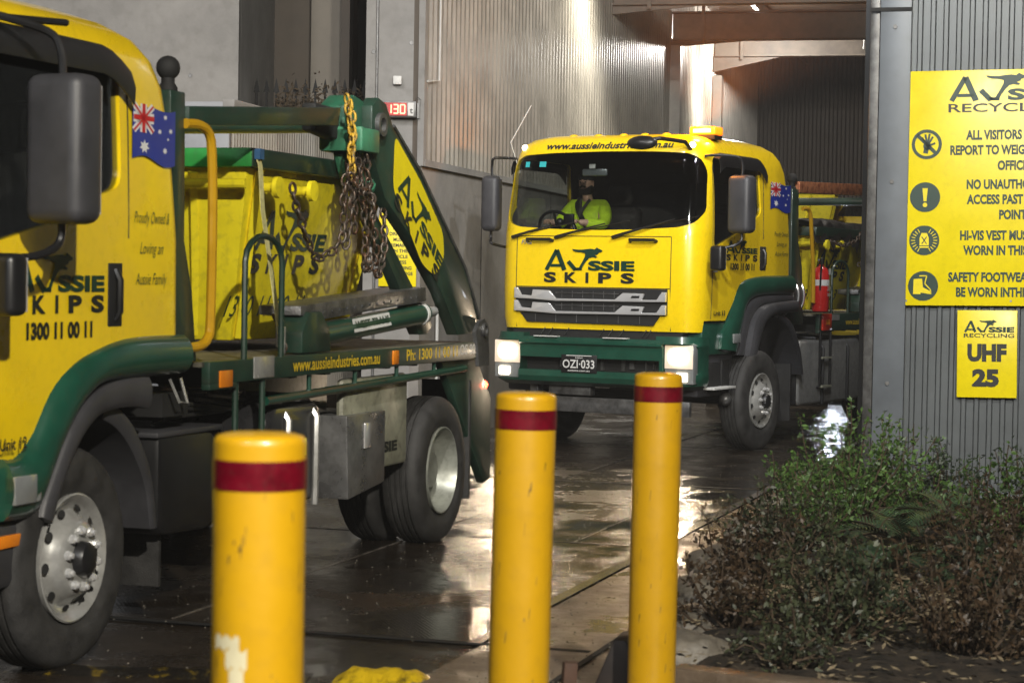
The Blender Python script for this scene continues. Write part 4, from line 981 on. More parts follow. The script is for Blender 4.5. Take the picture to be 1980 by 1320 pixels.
def arms(root, xo, zo, decal=True, txtname='SKIPS'):
    q = lambda P: [(x+xo, z+zo) for x, z in P]
    AP = q([(-3.62, 2.90), (-3.72, 2.96), (-3.86, 2.93), (-3.98, 2.80), (-4.45, 2.55), (-5.40, 1.90), (-5.72, 1.54), (-5.70, 1.44), (-5.28, 1.43), (-4.93, 1.73), (-4.38, 2.07), (-3.86, 2.33), (-3.62, 2.62)])
    for s in (1, -1):
        a = MB().prism(AP, s*1.08, s*1.17, 'Y').build('lift_arm', dgreen, root, bev=.008)
        MB().tube([(x+xo, s*1.17, z+zo) for x, z in ((-3.98, 2.80), (-4.45, 2.55), (-5.40, 1.90), (-5.72, 1.54))], .014, 5).build('arm_edge', steel, a)
        b = MB(); b.prism(q([(-3.34, 2.88), (-3.50, 2.96), (-3.68, 2.93), (-3.66, 2.60), (-3.36, 2.60)]), s*.92, s*1.10, 'Y'); b.build('arm_head', mgreen, a, bev=.02)
        b = MB(); b.bx(-3.40+xo, -3.33+xo, s*.94, s*1.22, 2.60+zo, 2.75+zo); b.bx(-3.62+xo, -3.33+xo, s*1.0, s*1.225, 2.60+zo, 2.745+zo); b.build('head_block', lgreen, a, bev=.012)
        b = MB(); b.lathe([(0, .075), (.03, .075), (.03, .045), (0, .045)], (-3.74+xo, s*1.17, 2.79+zo), 'Y', 24); b.build('pivot_ring', steel, a)
        b = MB(); b.tube(curve([(-3.46+xo, s*1.03, 2.60+zo), (-3.52+xo, s*1.04, 2.48+zo), (-3.66+xo, s*1.06, 2.38+zo), (-3.78+xo, s*1.08, 2.40+zo), (-3.80+xo, s*1.09, 2.50+zo)], 5), .05, 10); b.build('arm_hook', lgreen, a)
        b = MB(); b.prism(q([(-3.70, 2.36), (-3.84, 2.34), (-5.05, 1.50), (-4.95, 1.44), (-4.80, 1.44)]), s*.98, s*1.06, 'Y'); b.build('inner_brace', dgreen, a, bev=.006)
    if decal:
        DP = roundpoly(q([(-4.00, 2.745), (-4.48, 2.47), (-4.93, 2.14), (-4.96, 1.96), (-4.78, 1.84), (-4.53, 1.92), (-3.98, 2.40)]), .07)
        f = Flat(); f.v = [Vector((-x, z, 0)) for x, z in DP]; f.f = [tuple(range(len(DP)))]
        dc = f.place('arm_decal', signy, root, (0, 1.17, 0), LU, LV, off=.004)
        d = Vector((-.93, 0, -.58)).normalized(); u = Vector((d.z, 0, -d.x)); u = u if u.z > 0 else -u
        g_, k_ = logo_parts('SKIPS')
        for part, mm, nm in ((g_, inkg, 'logo'), (k_, inky, 'lettering')):
            part.place(nm, mm, dc, Vector((-3.99+xo, 1.17, 2.31+zo)), d*.98, u*.78, N=(0, 1, 0), off=.008)
    b = MB(); b.tube([(-3.74+xo, -1.1, 2.79+zo), (-3.74+xo, 1.1, 2.79+zo)], .05, 12); b.build('cross_tube', dgreen, root)
    # rear pivot lugs and stabiliser legs
    for s in (1, -1):
        b = MB(); b.prism(q([(-5.60, 1.20), (-5.52, 1.45), (-5.60, 1.52), (-5.70, 1.54), (-5.79, 1.48), (-5.82, 1.20)]), s*1.19, s*1.22, 'Y'); b.lathe([(.01, .05), (.03, .05), (.03, .03), (.01, .03)], (-5.69+xo, s*1.21, 1.46+zo), 'Y', 18)
        b.build('pivot_lug', steel, root)
        b = MB(); b.prism(q([(-4.98, 1.25), (-5.72, 1.25), (-6.05, .95), (-6.06, .35), (-5.92, .33)]), s*1.10, s*1.16, 'Y'); b.build('stabiliser_leg', dgreen, root, bev=.008)
    # lifting cylinders
    for s in (1, -1):
        a_, c_ = Vector((-2.92+xo, s*1.08, 1.475+zo)), Vector((-4.80+xo, s*1.08, 1.585+zo)); d = (c_-a_).normalized()
        cy = MB().tube([a_, c_], .072, 24).build('hydraulic_cylinder', green, root)
        b = MB()
        for t in (.03, .97): p = a_.lerp(c_, t); b.tube([p-d*.018, p+d*.018], .078, 24)
        b.build('cylinder_collar', whitem, cy)
        MB().tube([c_, c_+d*.22], .035, 12).build('piston_rod', chrome, cy)
        if s > 0:
            f = Flat(); f.add([(0, 0, 0), (.62, 0, 0), (.62, .085, 0), (0, .085, 0)], [(0, 1, 2, 3)]); u = d; vv = Vector((0, -.25, 1)).normalized()
            O = a_+d*.50+Vector((0, .073, -.02)); f.place('maker_label', whitem, cy, O, u, vv, off=.004)
            Flat().text('WEST-TRANS', .03, .018, w=.56, h=.05, bold=.03).place('lettering', inkg, cy, O, u, vv, off=.008)
        b = MB(); b.prism(q([(-2.62, 1.38), (-2.62, 1.50), (-2.72, 1.62), (-2.90, 1.62), (-3.02, 1.52), (-3.05, 1.38)]), s*1.0, s*1.16, 'Y'); b.build('cylinder_bracket', dgreen, root, bev=.01)
        b = MB(); b.prism(q([(-2.66, 1.60), (-2.66, 1.655), (-4.72, 1.765), (-4.74, 1.67), (-3.02, 1.575)]), s*.86, s*1.13, 'Y'); b.build('cylinder_guard', galv, root, bev=.004)
        b = MB()
        for k in range(14): x = -3.0-k*.12; b.tube([(x+xo, s*1.13, 1.615+zo+(-x-3.0)*.054), (x+xo, s*1.137, 1.615+zo+(-x-3.0)*.054)], .008, 6)
        b.build('guard_rivet', steel, root)
arms(T1, 0, 0)
for s in (1, -1):
    MB().prism([(-1.12, 2.59), (-3.06, 2.735), (-3.10, 2.845), (-1.12, 2.69)], s*1.08, s*1.18, 'Y').build('cross_beam', dgreen, T1, bev=.006)
    b = MB(); b.prism([(-3.0, 2.70), (-3.42, 2.66), (-3.42, 2.86), (-3.0, 2.87)], s*.96, s*1.06, 'Y'); b.build('beam_link', matte, T1, bev=.02)
# chains hanging from the arm head
C1 = [('yellow', [(-3.20, 1.17, 2.93), (-3.24, 1.19, 2.70), (-3.24, 1.19, 2.45)]), ('yellow', [(-3.30, 1.15, 2.90), (-3.28, 1.18, 2.7), (-3.27, 1.17, 2.42)]),
      ('rust', [(-3.24, 1.17, 2.5), (-3.22, 1.15, 2.3), (-3.26, 1.14, 2.15), (-3.22, 1.12, 2.02), (-3.05, 1.06, 1.94), (-2.88, 1.06, 2.06), (-2.72, 1.06, 2.25), (-2.66, 1.06, 2.36)]),
      ('rust', [(-3.30, 1.18, 2.48), (-3.32, 1.16, 2.2), (-3.30, 1.13, 2.0)]), ('rust', [(-3.42, 1.15, 2.62), (-3.50, 1.16, 2.35), (-3.58, 1.15, 2.1), (-3.60, 1.14, 1.90), (-3.70, 1.13, 1.88), (-3.74, 1.12, 2.1), (-3.72, 1.11, 2.42)]),
      ('rust', [(-3.48, 1.18, 2.60), (-3.60, 1.18, 2.30), (-3.70, 1.17, 2.0), (-3.80, 1.15, 1.83), (-3.93, 1.13, 1.95), (-3.98, 1.12, 2.15), (-3.98, 1.10, 2.32)]),
      ('rust', [(-3.40, 1.10, 2.55), (-3.44, 1.13, 2.3), (-3.48, 1.12, 2.1)]), ('rust', [(-3.22, 1.20, 2.45), (-3.38, 1.20, 2.34), (-3.60, 1.18, 2.40)]), ('rust', [(-3.26, 1.16, 2.42), (-3.36, 1.15, 2.22), (-3.42, 1.15, 2.36), (-3.5, 1.15, 2.5)]),
      ('rust', [(-3.25, -1.05, 2.6), (-3.0, -1.0, 2.1), (-2.7, -1.0, 2.4)])]
for i, (kd, P) in enumerate(C1):
    chain('lifting_chain', P, .017, chainy if kd == 'yellow' else chainm, T1)
chain('lifting_chain', [(-2.55, 1.0, 1.60), (-2.57, 1.05, 1.5), (-2.55, 1.08, 1.40)], .014, chainm, T1)
# hoops, ladder, under-deck rail
hoop(T1, -1.80, -2.28, 1.37, 2.05, 1.18); hoop(T1, -1.80, -2.28, 1.37, 2.05, -1.18)
b = MB()
for x in (-1.72, -2.06): b.tube([(x, 1.17, 1.26), (x, 1.17, .72)], .018, 8)
b.tube([(-1.72, 1.17, .74), (-2.06, 1.17, .74)], .018, 8)
b.build('access_step', dgreen, T1)
b = MB(); b.tube([(-2.10, 1.17, 1.13), (-5.42, 1.17, 1.19)], .026, 10)
for x in (-2.7, -3.4, -4.1, -4.8): b.tube([(x, 1.17, 1.15), (x, 1.17, 1.26)], .014, 6)
b.build('side_guard_rail', green, T1)
b = MB()
for x, w_, z in ((-1.53, .15, 1.28), (-3.99, .10, 1.315), (-5.75, .08, 1.32)): b.bx(x-w_/2, x+w_/2, 1.2, 1.212, z-.045, z+.045)
b.build('orange_reflector', orangeL, T1, bev=.004)
MB().bx(-1.88, -2.14, 1.195, 1.207, 1.265, 1.385).build('silver_plate', alu, T1, bev=.004)
Flat().text('www.aussieindustries.com.au', 0, 0, w=1.33, h=.075, bold=.02).place('lettering', inky2, T1, (-2.39, 1.2, 1.283), LU, (0, 0, 1), off=.006)
Flat().text('Ph: 1300 11 00 11', 0, 0, w=.98, h=.075, bold=.02).place('lettering', inky2, T1, (-4.19, 1.2, 1.285), LU, (0, 0, 1), off=.006)
Flat().text('OS 80s', 0, 0, w=.38, h=.075, bold=.02).place('lettering', inkw, T1, (-5.22, 1.2, 1.29), LU, (0, 0, 1), off=.006)
# tank, toolbox, boxes beneath the deck
b = MB(); b.prism(rrect(-2.98, -2.20, .50, 1.10, .14, 5), .45, 1.14, 'Y'); tk = b.build('fuel_tank', tankm, T1, bev=.05, seg=3)
b = MB(); 
for x in (-2.45, -2.85): b.tube([(x, 1.15, .48), (x, 1.155, 1.0), (x, 1.08, 1.115), (x, .5, 1.12)], .022, 6)
b.build('tank_strap', alu, tk)
MB().bx(-2.60, -2.73, 1.142, 1.148, .78, .88).build('warning_sticker', mat('lime_sticker', (.55, .62, .02), .5), tk)
tb = MB().prism([(-3.26, .98), (-3.90, .98), (-3.90, .52), (-3.30, .46)], .62, 1.18, 'Y').build('toolbox', toolm, T1, bev=.012)
b = MB(); b.bx(-3.52, -3.62, 1.18, 1.195, .76, .92); b.build('toolbox_latch', chrome, tb, bev=.01)
b = MB(); b.bx(-3.3, -4.40, 1.08, 1.14, .60, 1.20); cp = b.build('mudguard_panel', cream, T1, bev=.03)
MB().bx(-2.7, -4.40, .50, .56, .60, 1.22).build('mudguard_panel', cream, T1, bev=.02)
Flat().text('AUSSIE', 0, 0, w=.62, h=.07, bold=.05).place('lettering', inky, cp, (-3.58, 1.14, .70), LU, LV, off=.004)
for s in (1, -1):
    b = MB(); b.prism([(-.95, 1.02), (-1.55, 1.0), (-1.62, .95), (-1.62, .52), (-1.50, .48), (-1.0, .50), (-.95, .56)], s*.60, s*1.12, 'Y'); b.build('battery_box', black, T1, bev=.03)
    MB().bx(-.92, -1.66, s*.58, s*1.13, 1.0, 1.03).build('box_lid', plastic, T1, bev=.01)
    MB().bx(-5.55, -5.58, s*.80, s*1.17, .25, 1.1).build('mud_flap', rubber, T1)
b = MB(); b.bx(-1.02, -1.3, .6, 1.1, 1.1, 1.22)
for k in range(7): z = 1.06+.02*k; b.tube([(-1.1-.1*k, 1.0, z), (-2.0-.05*k, .95, 1.12+random.uniform(-.06, .06)), (-2.6, .8, 1.15)], .012, 6)
b.build('hose', matte, T1)
MB().tube([(-.98, 1.16, 1.30), (-1.05, 1.18, 1.18), (-1.14, 1.18, 1.17), (-1.10, 1.16, 1.30)], .008, 6).build('wire_clip', alu, T1)
b = MB(); b.ball((-5.93, 1.14, 1.05), .035, 12); b.build('tail_lamp', tailglow, T1)
# bin on the near truck and its strap
skip_bin((-3.14, 9.905, 0), R(-90-18.2), 'large yellow skip bin with green rim riding on the near truck', -2.34, -4.39, -2.70, -4.36, .93, .66, 2.47, 1.44)
st = MB()
P = resample([(-2.34, .985, 2.53), (-2.335, 1.01, 2.50), (-2.36, 1.02, 2.2), (-2.40, 1.07, 1.8), (-2.43, 1.11, 1.45)], 14)
st.grid([[p+Vector((dx_, 0, 0)) for p in P] for dx_ in (-.026, .026)])
stp = empty('ratchet_strap', (-3.14, 9.905, 0), R(-90-18.2), 'pale yellow ratchet strap hanging over the side of the near skip bin', 'strap')
st.build('webbing', strapm, stp, solid=.004)
MB().bx(-2.31, -2.365, .985, 1.02, 2.49, 2.55).build('blue_end', bluem, stp)
b = MB(); b.bx(-2.40, -2.46, 1.09, 1.13, 1.42, 1.54); b.tube([(-2.43, 1.12, 1.5), (-2.40, 1.14, 1.44), (-2.45, 1.12, 1.385)], .012, 6); b.build('ratchet', alu, stp, bev=.006)

# ================================================================== truck facing the camera
T2 = truck_root(1.5693, 23.1045, 29, 'yellow and green skip truck facing the camera with headlights and orange beacon on')
fo2 = [(.86, 1.12), (.80, 1.30), (.66, 1.43), (.46, 1.74), (.32, 1.83), (.11, 1.87), (-.3, 1.90), (-1.13, 1.91)]
fi2 = [(.44, 1.08), (.42, 1.12), (.38, 1.18), (.24, 1.52), (.12, 1.62), (-.1, 1.67), (-.5, 1.69), (-1.15, 1.70)]
cut2 = [(1.27, 1.0), (1.27, 1.42), (.74, 1.42), (.46, 1.71), (.11, 1.84), (-1.6, 1.88), (-1.6, 1.0)]
sw2 = roundpoly([(1.10, 3.13), (-.12, 3.13), (-.19, 2.57), (.05, 2.50), (.12, 2.45), (.28, 2.40), (1.10, 2.17)], .09)
X2, H2 = build_cab(T2, 0, 0, cut2, sw2, True, None)
for s in (1, -1):
    band('wheel_arch', fo2, fi2, 1.20, .05, .25, green, T2, s)
    band('arch_flare', [(-1.13, 1.69), (-.5, 1.685), (-.1, 1.665), (.12, 1.61), (.24, 1.51), (.38, 1.15), (.42, 1.05)], [(-1.13, 1.62), (-.5, 1.60), (-.2, 1.57), (.0, 1.48), (.12, 1.36), (.22, 1.15), (.25, 1.04)], 1.21, .015, .14, plastic, T2, s)
    band('outer_flare', [(-1.12, 1.63), (-.5, 1.60), (-.2, 1.565), (.0, 1.48), (.11, 1.36), (.20, 1.15), (.23, 1.03)], [(-1.12, 1.50), (-.55, 1.48), (-.36, 1.45), (-.2, 1.38), (-.1, 1.27), (.01, 1.10), (.04, 1.0)], 1.27, .03, .20, plastic, T2, s)
    band('mud_guard', [(-.62, 1.50), (-.95, 1.42), (-1.15, 1.30), (-1.35, 1.05), (-1.45, .78)], [(-.62, 1.44), (-.88, 1.36), (-1.05, 1.25), (-1.25, 1.02), (-1.38, .78)], 1.24, .01, .45, plastic, T2, s)
    MB().bx(-1.30, -1.27, s*.8, s*1.15, .25, .9).build('mud_flap', rubber, T2)
    b = MB(); b.bx(.36, 1.28, s*.85, s*1.13, .62, 1.08); b.build('step_box', plastic, T2, bev=.03)
    b = MB(); b.bx(.75, 1.1, s*1.12, s*1.15, .66, .98); b.bx(.5, .70, s*1.12, s*1.15, .66, 1.0); b.build('step_recess', matte, T2, bev=.01)
    MB().bx(.58, 1.15, s*1.10, s*1.26, .70, .725).build('step_tread', whitem, T2, bev=.004)
    MB().ball((.62, s*1.16, .58), .07, 12).build('tow_eye', steel, T2)
    MB().bx(.48, 1.27, s*.9, s*1.165, 1.06, 1.40).build('arch_front_panel', green, T2, bev=.02)
    p = MB(); p.bx(.46, .66, s*1.20, s*1.262, 1.18, 1.28); p.build('side_lamp', lens, T2, bev=.01)
b = MB(); b.bx(-.95, 1.3, -1.05, 1.05, 1.62, 1.68); b.bx(-1.0, -.85, -1.05, 1.05, 1.68, 2.95); b.build('cab_floor', interior, T2)
b = MB(); b.prism([(.75, 1.7), (.75, 2.20), (.90, 2.30), (1.36, 2.335), (1.38, 1.7)], -1.10, 1.10, 'Y'); b.bx(.75, 1.1, -.95, -.35, 2.28, 2.36); b.build('dashboard', interior, T2, bev=.03)
b = MB()
for y in (-.63, .60): b.bx(-.35, .2, y-.27, y+.27, 1.75, 2.0); b.bx(-.50, -.30, y-.26, y+.26, 2.0, 2.66); b.bx(-.48, -.34, y-.15, y+.15, 2.68, 2.92)
b.bx(-.35, .2, -.2, .15, 1.7, 1.95); b.bx(-.5, -.33, -.12, .22, 1.95, 2.5)
b.build('seat', seatm, T2, bev=.07, seg=3)
b = MB(); Mw = Matrix.Translation((.72, -.84, 2.37)) @ Matrix.Rotation(R(-62), 4, 'Y') 
b.tube([(.225*math.cos(2*PI*k/28), .225*math.sin(2*PI*k/28), 0) for k in range(28)], .018, 8, closed=True); b.tube([(-.22, 0, 0), (.22, 0, 0)], .015, 6); b.tube([(0, -.22, 0), (0, .22, 0)], .015, 6); b.lathe([(-.02, .06), (.02, .05), (.03, 0)], ax='Z', seg=16)
b.build('steering_wheel', black, T2, M=Mw)
b = MB(); b.bx(.98, 1.02, -.40, -.10, 2.945, 3.02); mo = b.build('rear_view_mirror', mat('mirror_grey', (.22, .24, .24), .3, metal=.5), T2, bev=.015)
MB().bx(1.02, 1.05, -.30, -.23, 3.02, 3.07).build('mirror_mount', whitem, mo, bev=.006)
b = MB(); b.tube([(.92, -.50, 2.30), (.92, -.55, 2.42), (.92, -.60, 2.47)], .018, 6); b.bx(.90, .94, -.66, -.54, 2.42, 2.54); b.ball((.94, -.70, 2.45), .045, 12); b.build('dash_camera', black, T2, bev=.006)
for y, ww in ((-.95, .05), (-.78, .08)):
    z = 3.02; Flat().add([(0, 0, 0), (ww, 0, 0), (ww, .06, 0), (0, .06, 0)], [(0, 1, 2, 3)]).place('window_sticker', teal, T2, (X2(3.05)-.003, y, 3.03), (0, 1, 0), Vector((X2(3.1)-X2(3.0), 0, .1)).normalized(), off=0)
# door graphics
H = 1.2
logo(T2, (.78, H, 2.055), LU*.86, LV*.56, 'SKIPS', off=.006)
Flat().text('1300 11 00 11', 0, 0, w=.66, h=.075, bold=.05).place('lettering', inky, T2, (.66, H, 1.955), LU, LV, off=.006)
Flat().text('Unit 33', 0, 0, w=.30, h=.05, bold=.02).place('lettering', inky, T2, (1.08, H-.005, 1.475), LU, LV, off=.01)
f = Flat()
for i, (t_, w_) in enumerate((('Proudly Owned &', .46), ('Loving an', .30), ('Aussie Family', .40))): f.text(t_, (.48-w_)/2, .22-i*.11, w=w_, h=.065, shear=.35, bold=-.004)
f.place('script_lettering', inkg, T2, (-.55, H, 2.11), LU, LV, off=.006)
flag(T2, (-.44, H-.004, 2.62), LU*.60, LV*.33)
MB().bx(-.33, -.16, H-.005, H+.006, 1.96, 2.22).build('door_handle_recess', matte, T2, bev=.004)
MB().tube([(-.245, H+.004, 1.99), (-.245, H+.03, 2.03), (-.245, H+.03, 2.15), (-.245, H+.004, 2.19)], .018, 8).build('door_handle', black, T2)
MB().bx(1.0, 1.12, H-.01, H+.004, 1.93, 1.96).build('door_badge', chrome, T2)
for s in (1, -1):
    my = 1.47 if s > 0 else 1.30; mx = 1.02 if s > 0 else 1.40
    mirror(T2, (mx, s*my, 2.635), (.20, .27 if s > 0 else .20, .60), R(-8*s))
    b = MB(); b.tube(curve([(1.20, s*1.12, 3.13), (1.15, s*1.25, 3.14), (mx+.03, s*(my-.04), 3.12), (mx, s*my, 3.05), (mx, s*my, 2.93)], 5), .015, 8); b.tube(curve([(mx, s*my, 2.34), (mx, s*my, 2.26), (mx+.08, s*(my-.06), 2.20), (1.18, s*1.20, 2.16)], 5), .016, 8); b.build('mirror_arm', black, T2)
mirror(T2, (1.36, 1.36, 2.07), (.12, .15, .26), R(-8), 'lower_mirror')
common_chassis(T2, .545, 1.33, -4.95, 1.2, .12, R(-2))
MB().bx(1.36, 1.42, -.85, 1.10, .42, .58).build('underrun_bar', steel, T2, bev=.01)
b = MB(); b.bx(1.25, 1.38, -.8, -.7, .45, .8); b.bx(1.25, 1.38, .75, .85, .45, .8); b.bx(1.3, 1.42, -.55, -.05, .60, .70); b.build('underrun_bracket', steel, T2, bev=.01)
deck(T2, -2.04, -5.8, 1.47, 1.27)
for s in (1, -1):
    b = MB(); b.prism([(-1.22, 1.35), (-1.62, 1.35), (-1.55, 2.0), (-1.42, 2.3), (-1.40, 2.90), (-1.20, 2.90)], s*1.06, s*1.16, 'Y'); b.build('headboard_post', dgreen, T2, bev=.01)
    b = MB(); b.ball((-1.30, s*1.11, 3.02), .062, 18); b.lathe([(2.90, .05), (2.915, .05), (2.93, .035), (2.97, .035)], (-1.30, s*1.11, 0), 'Z', 14); b.build('ball_cap', matte, T2)
    MB().tube(curve([(-1.50, s*1.17, 2.68), (-1.62, s*1.19, 2.68), (-1.68, s*1.20, 2.60), (-1.72, s*1.20, 2.4), (-1.80, s*1.20, 2.0), (-1.82, s*1.20, 1.6)], 5), .024, 10).build('grab_rail', bolly, T2)
    if s > 0: MB().prism([(-1.40, 2.86), (-3.6, 2.92), (-3.6, 3.06), (-1.40, 2.99)], s*1.06, s*1.17, 'Y').build('cross_beam', copper, T2, bev=.006)
b = MB(); b.bx(-1.38, -1.28, -1.06, 1.06, 2.74, 2.86); b.bx(-1.38, -1.28, -1.06, 1.06, 1.50, 1.6); b.build('headboard_rail', dgreen, T2)
b = MB()
for k in range(22): y = -1.0+k*.095; b.tube([(-1.33, y, 1.6), (-1.33, y, 2.74)], .005, 4)
for k in range(12): z = 1.65+k*.09; b.tube([(-1.33, -1.05, z), (-1.33, 1.05, z)], .005, 4)
b.build('headboard_mesh', matte, T2)
arms(T2, -.9, .1, decal=False)
b = MB(); b.lathe([(-1.12, 0), (-1.12, .26), (-1.14, .30), (-1.62, .30), (-1.64, .26), (-1.64, 0)], (0, .88, 1.68), 'X', 40); af = b.build('air_cleaner', steel, T2, sharp=40)
b = MB()
for x in (-1.2, -1.38, -1.55): b.lathe([(x, .301), (x-.005, .312), (x-.03, .312), (x-.035, .301)], (0, .88, 1.68), 'X', 40)
b.build('cleaner_band', chrome, af)
b = MB(); b.prism(rrect(-3.60, -1.50, .40, 1.16, .10, 5), .50, 1.16, 'Y'); tk = b.build('fuel_tank', alu, T2, bev=.04, seg=3)
b = MB(); b.bx(-1.499, -1.47, .52, 1.14, .42, 1.14); b.build('tank_end', black, tk, bev=.01)
b = MB()
for x in (-2.25, -3.1): b.tube([(x, 1.17, .40), (x, 1.175, 1.06), (x, 1.10, 1.175), (x, .55, 1.18)], .02, 6)
for x in (-2.08, -2.42): b.tube([(x, 1.20, 1.26), (x, 1.20, .62), (x, 1.17, .60)], .016, 6)
b.build('tank_strap', black, tk)
b = MB(); b.bx(-2.10, -2.42, 1.19, 1.23, .60, .625); b.bx(-2.10, -2.42, 1.19, 1.23, .94, .96); b.build('step_rung', cream, tk)
hoop(T2, -2.48, -3.05, 1.46, 2.10, 1.18)
p = MB().bx(-2.10, -2.40, 1.2, 1.225, 1.27, 1.47).build('red_marker_light', redL, T2, bev=.01)
MB().bx(-2.20, -2.32, 1.226, 1.23, 1.34, 1.40).build('amber_panel', orangeL, p)
MB().bx(-2.45, -2.70, 1.195, 1.207, 1.39, 1.46).build('silver_plate', alu, T2)
Flat().text('www.aussieindustries.com.au', 0, 0, w=1.33, h=.075, bold=.02).place('lettering', inky2, T2, (-2.92, 1.2, 1.33), LU, LV, off=.006)
for P in ([(-3.9, 1.15, 2.6), (-3.4, 1.13, 2.35), (-3.0, 1.10, 2.30), (-2.75, 1.05, 2.34)], [(-4.0, 1.15, 2.6), (-3.7, 1.15, 2.2), (-3.5, 1.15, 2.05)]): chain('lifting_chain', P, .018, chainm, T2)
# beacon and marker lamps
b = MB(); b.bx(.76, .96, .86, 1.12, 3.32, 3.365); bb = b.build('beacon_base', black, T2)
b = MB(); b.bx(.75, .965, .83, 1.13, 3.366, 3.455); b.build('beacon_light', beaconm, bb, bev=.02, seg=3)
b = MB(); b.bx(.966, .972, .88, 1.08, 3.39, 3.43); b.build('beacon_lamp', beaconc, bb)
light('beacon_light_source', 'POINT', (1.02, .99, 3.49), 45, (1, .30, .02), size=.05, parent=T2)
light('beacon_halo_spot', 'SPOT', (.86, .99, 3.49), 8000, (1, .24, .01), size=.05, angle=128, blend=1.0, parent=T2).rotation_euler = Vector((.26, .26, .93)).to_track_quat('-Z', 'Y').to_euler()  # extra upward spot added to raise an orange halo in the haze
for s, yy in ((1, .98), (-1, -1.02)):
    MB().ball((1.20 if s > 0 else 1.17, yy, 3.245), .035, 12).build('marker_lamp', markerm, T2)
for y in (-.5, -.2, .1, .35, .6): MB().ball((1.03, y, 3.37), .05, 10, (1, 1, .45)).build('roof_marker_lamp', yellow, T2)
MB().tube([(1.1, -1.12, 2.98), (1.25, -1.16, 3.3), (1.0, -1.05, 3.72)], .006, 5).build('aerial', whitem, T2)
skip_bin((1.5693, 23.1045, 0), R(-119), 'yellow skip bin under a black tarp on the truck facing the camera', -2.45, -4.55, -2.80, -4.50, .95, .72, 2.42, 1.50, tarp=True, txt='9744 8633')
# fire extinguisher
fe = empty('fire_extinguisher', tuple(Matrix.Translation((1.5693, 23.1045, 0)) @ Matrix.Rotation(R(-119), 4, 'Z') @ Vector((-1.95, 1.24, 0))), R(-119), 'red fire extinguisher standing beside the deck rail of the facing truck', 'extinguisher')
MB().lathe([(1.50, 0), (1.50, .09), (1.52, .10), (1.94, .10), (2.0, .075), (2.03, .03), (2.05, .03)], ax='Z', seg=28).build('cylinder', redm, fe)
b = MB(); b.tube([(0, 0, 2.04), (.03, 0, 2.07), (.13, .02, 2.10)], .014, 6); b.tube(curve([(0, 0, 2.06), (.10, .05, 2.12), (.13, .05, 1.98), (.10, .03, 1.75)], 5), .012, 6); b.build('hose', black, fe)
MB().lathe([(1.80, .1005), (1.80, .102), (1.87, .102), (1.87, .1005)], ax='Z', seg=28).build('white_band', whitem, fe)
f = Flat(); f.add([(0, 0, 0), (.12, 0, 0), (.12, .07, 0), (0, .07, 0)], [(0, 1, 2, 3)]); f.place('label_panel', whitem, fe, (.02, .101, 1.93), LU*.6, LV, off=.002)
f = Flat().text('DRY', 0, .06, w=.11, h=.05, bold=.02).text('CHEMICAL', 0, 0, w=.11, h=.035, bold=.02); f.place('lettering', inkw, fe, (.055, .102, 1.68), LU, LV, off=.004)

# yellow truck parked further back
T3 = empty('parked_truck', (6.15, 33.0, .08), R(-100), 'yellow truck parked behind the tarped bin, only its roof and rear window showing', 'truck')
P3 = [(.9, 1.2, -1.0, 1.15, .25, .2), (2.5, 1.2, -1.0, 1.15, .25, .2), (2.9, 1.1, -.85, 1.05, .3, .25), (3.05, .9, -.6, .9, .35, .3), (3.10, .6, -.4, .6, .35, .3)]
rw = roundpoly([(-.85, 2.99), (.85, 2.99), (.98, 2.78), (-.98, 2.78)], .06)
link('cab', boolean(shell_mesh(P3, 0, .05, 0, 0), [('DIFFERENCE', MB().prism(rw, -2, 2, 'X'))]), yellow, T3)
link('rear_window', boolean(shell_mesh(P3, .012, .02, 0, 0), [('INTERSECT', MB().prism(grow(rw, .01), -2, 2, 'X'))]), sglass, T3)
b = MB(); b.bx(-6, 1, -.4, .4, .7, 1.1); b.build('chassis', matte, T3)
b = MB(); b.bx(.9, 1.22, -1.15, 1.15, .55, .95); b.build('bumper', green, T3, bev=.03)
coolm = mat('cool_headlamp_glow', (1, 1, 1), .3, emit=(.80, .87, 1), es=4)
for y_ in (-.98, .98):
    MB().bx(1.221, 1.25, y_-.11, y_+.11, .66, .86).build('headlight', coolm, T3, bev=.03)
    light('headlight_beam', 'SPOT', (1.30, y_, .76), 40, (.80, .87, 1), size=.06, angle=90, blend=.9, parent=T3).rotation_euler = Vector((1, 0, -.10)).to_track_quat('-Z', 'Y').to_euler()
for s in (1, -1):
    wheel(T3, 0, s*1.1, .5, s, 'rear'); wheel(T3, -4.5, s*1.1, .5, s, 'rear')
b3 = skip_bin((3.9, 31.4, .72), R(-98), 'bright yellow skip bin with kangaroo logo partly hidden behind the facing truck cab', .6, -1.6, .3, -1.5, .95, .7, 2.45, 1.3)
bs = MB(); bs.bx(-2, .8, -.9, .9, 0, 2.01); ob = bs.build('bin_stack', steel, None, bev=.02); ob.location = (3.9, 31.4, 0); ob.rotation_euler = (0, 0, R(-98)); tag(ob, 'low grey steel loading platform carrying the far bright yellow bin', 'platform')

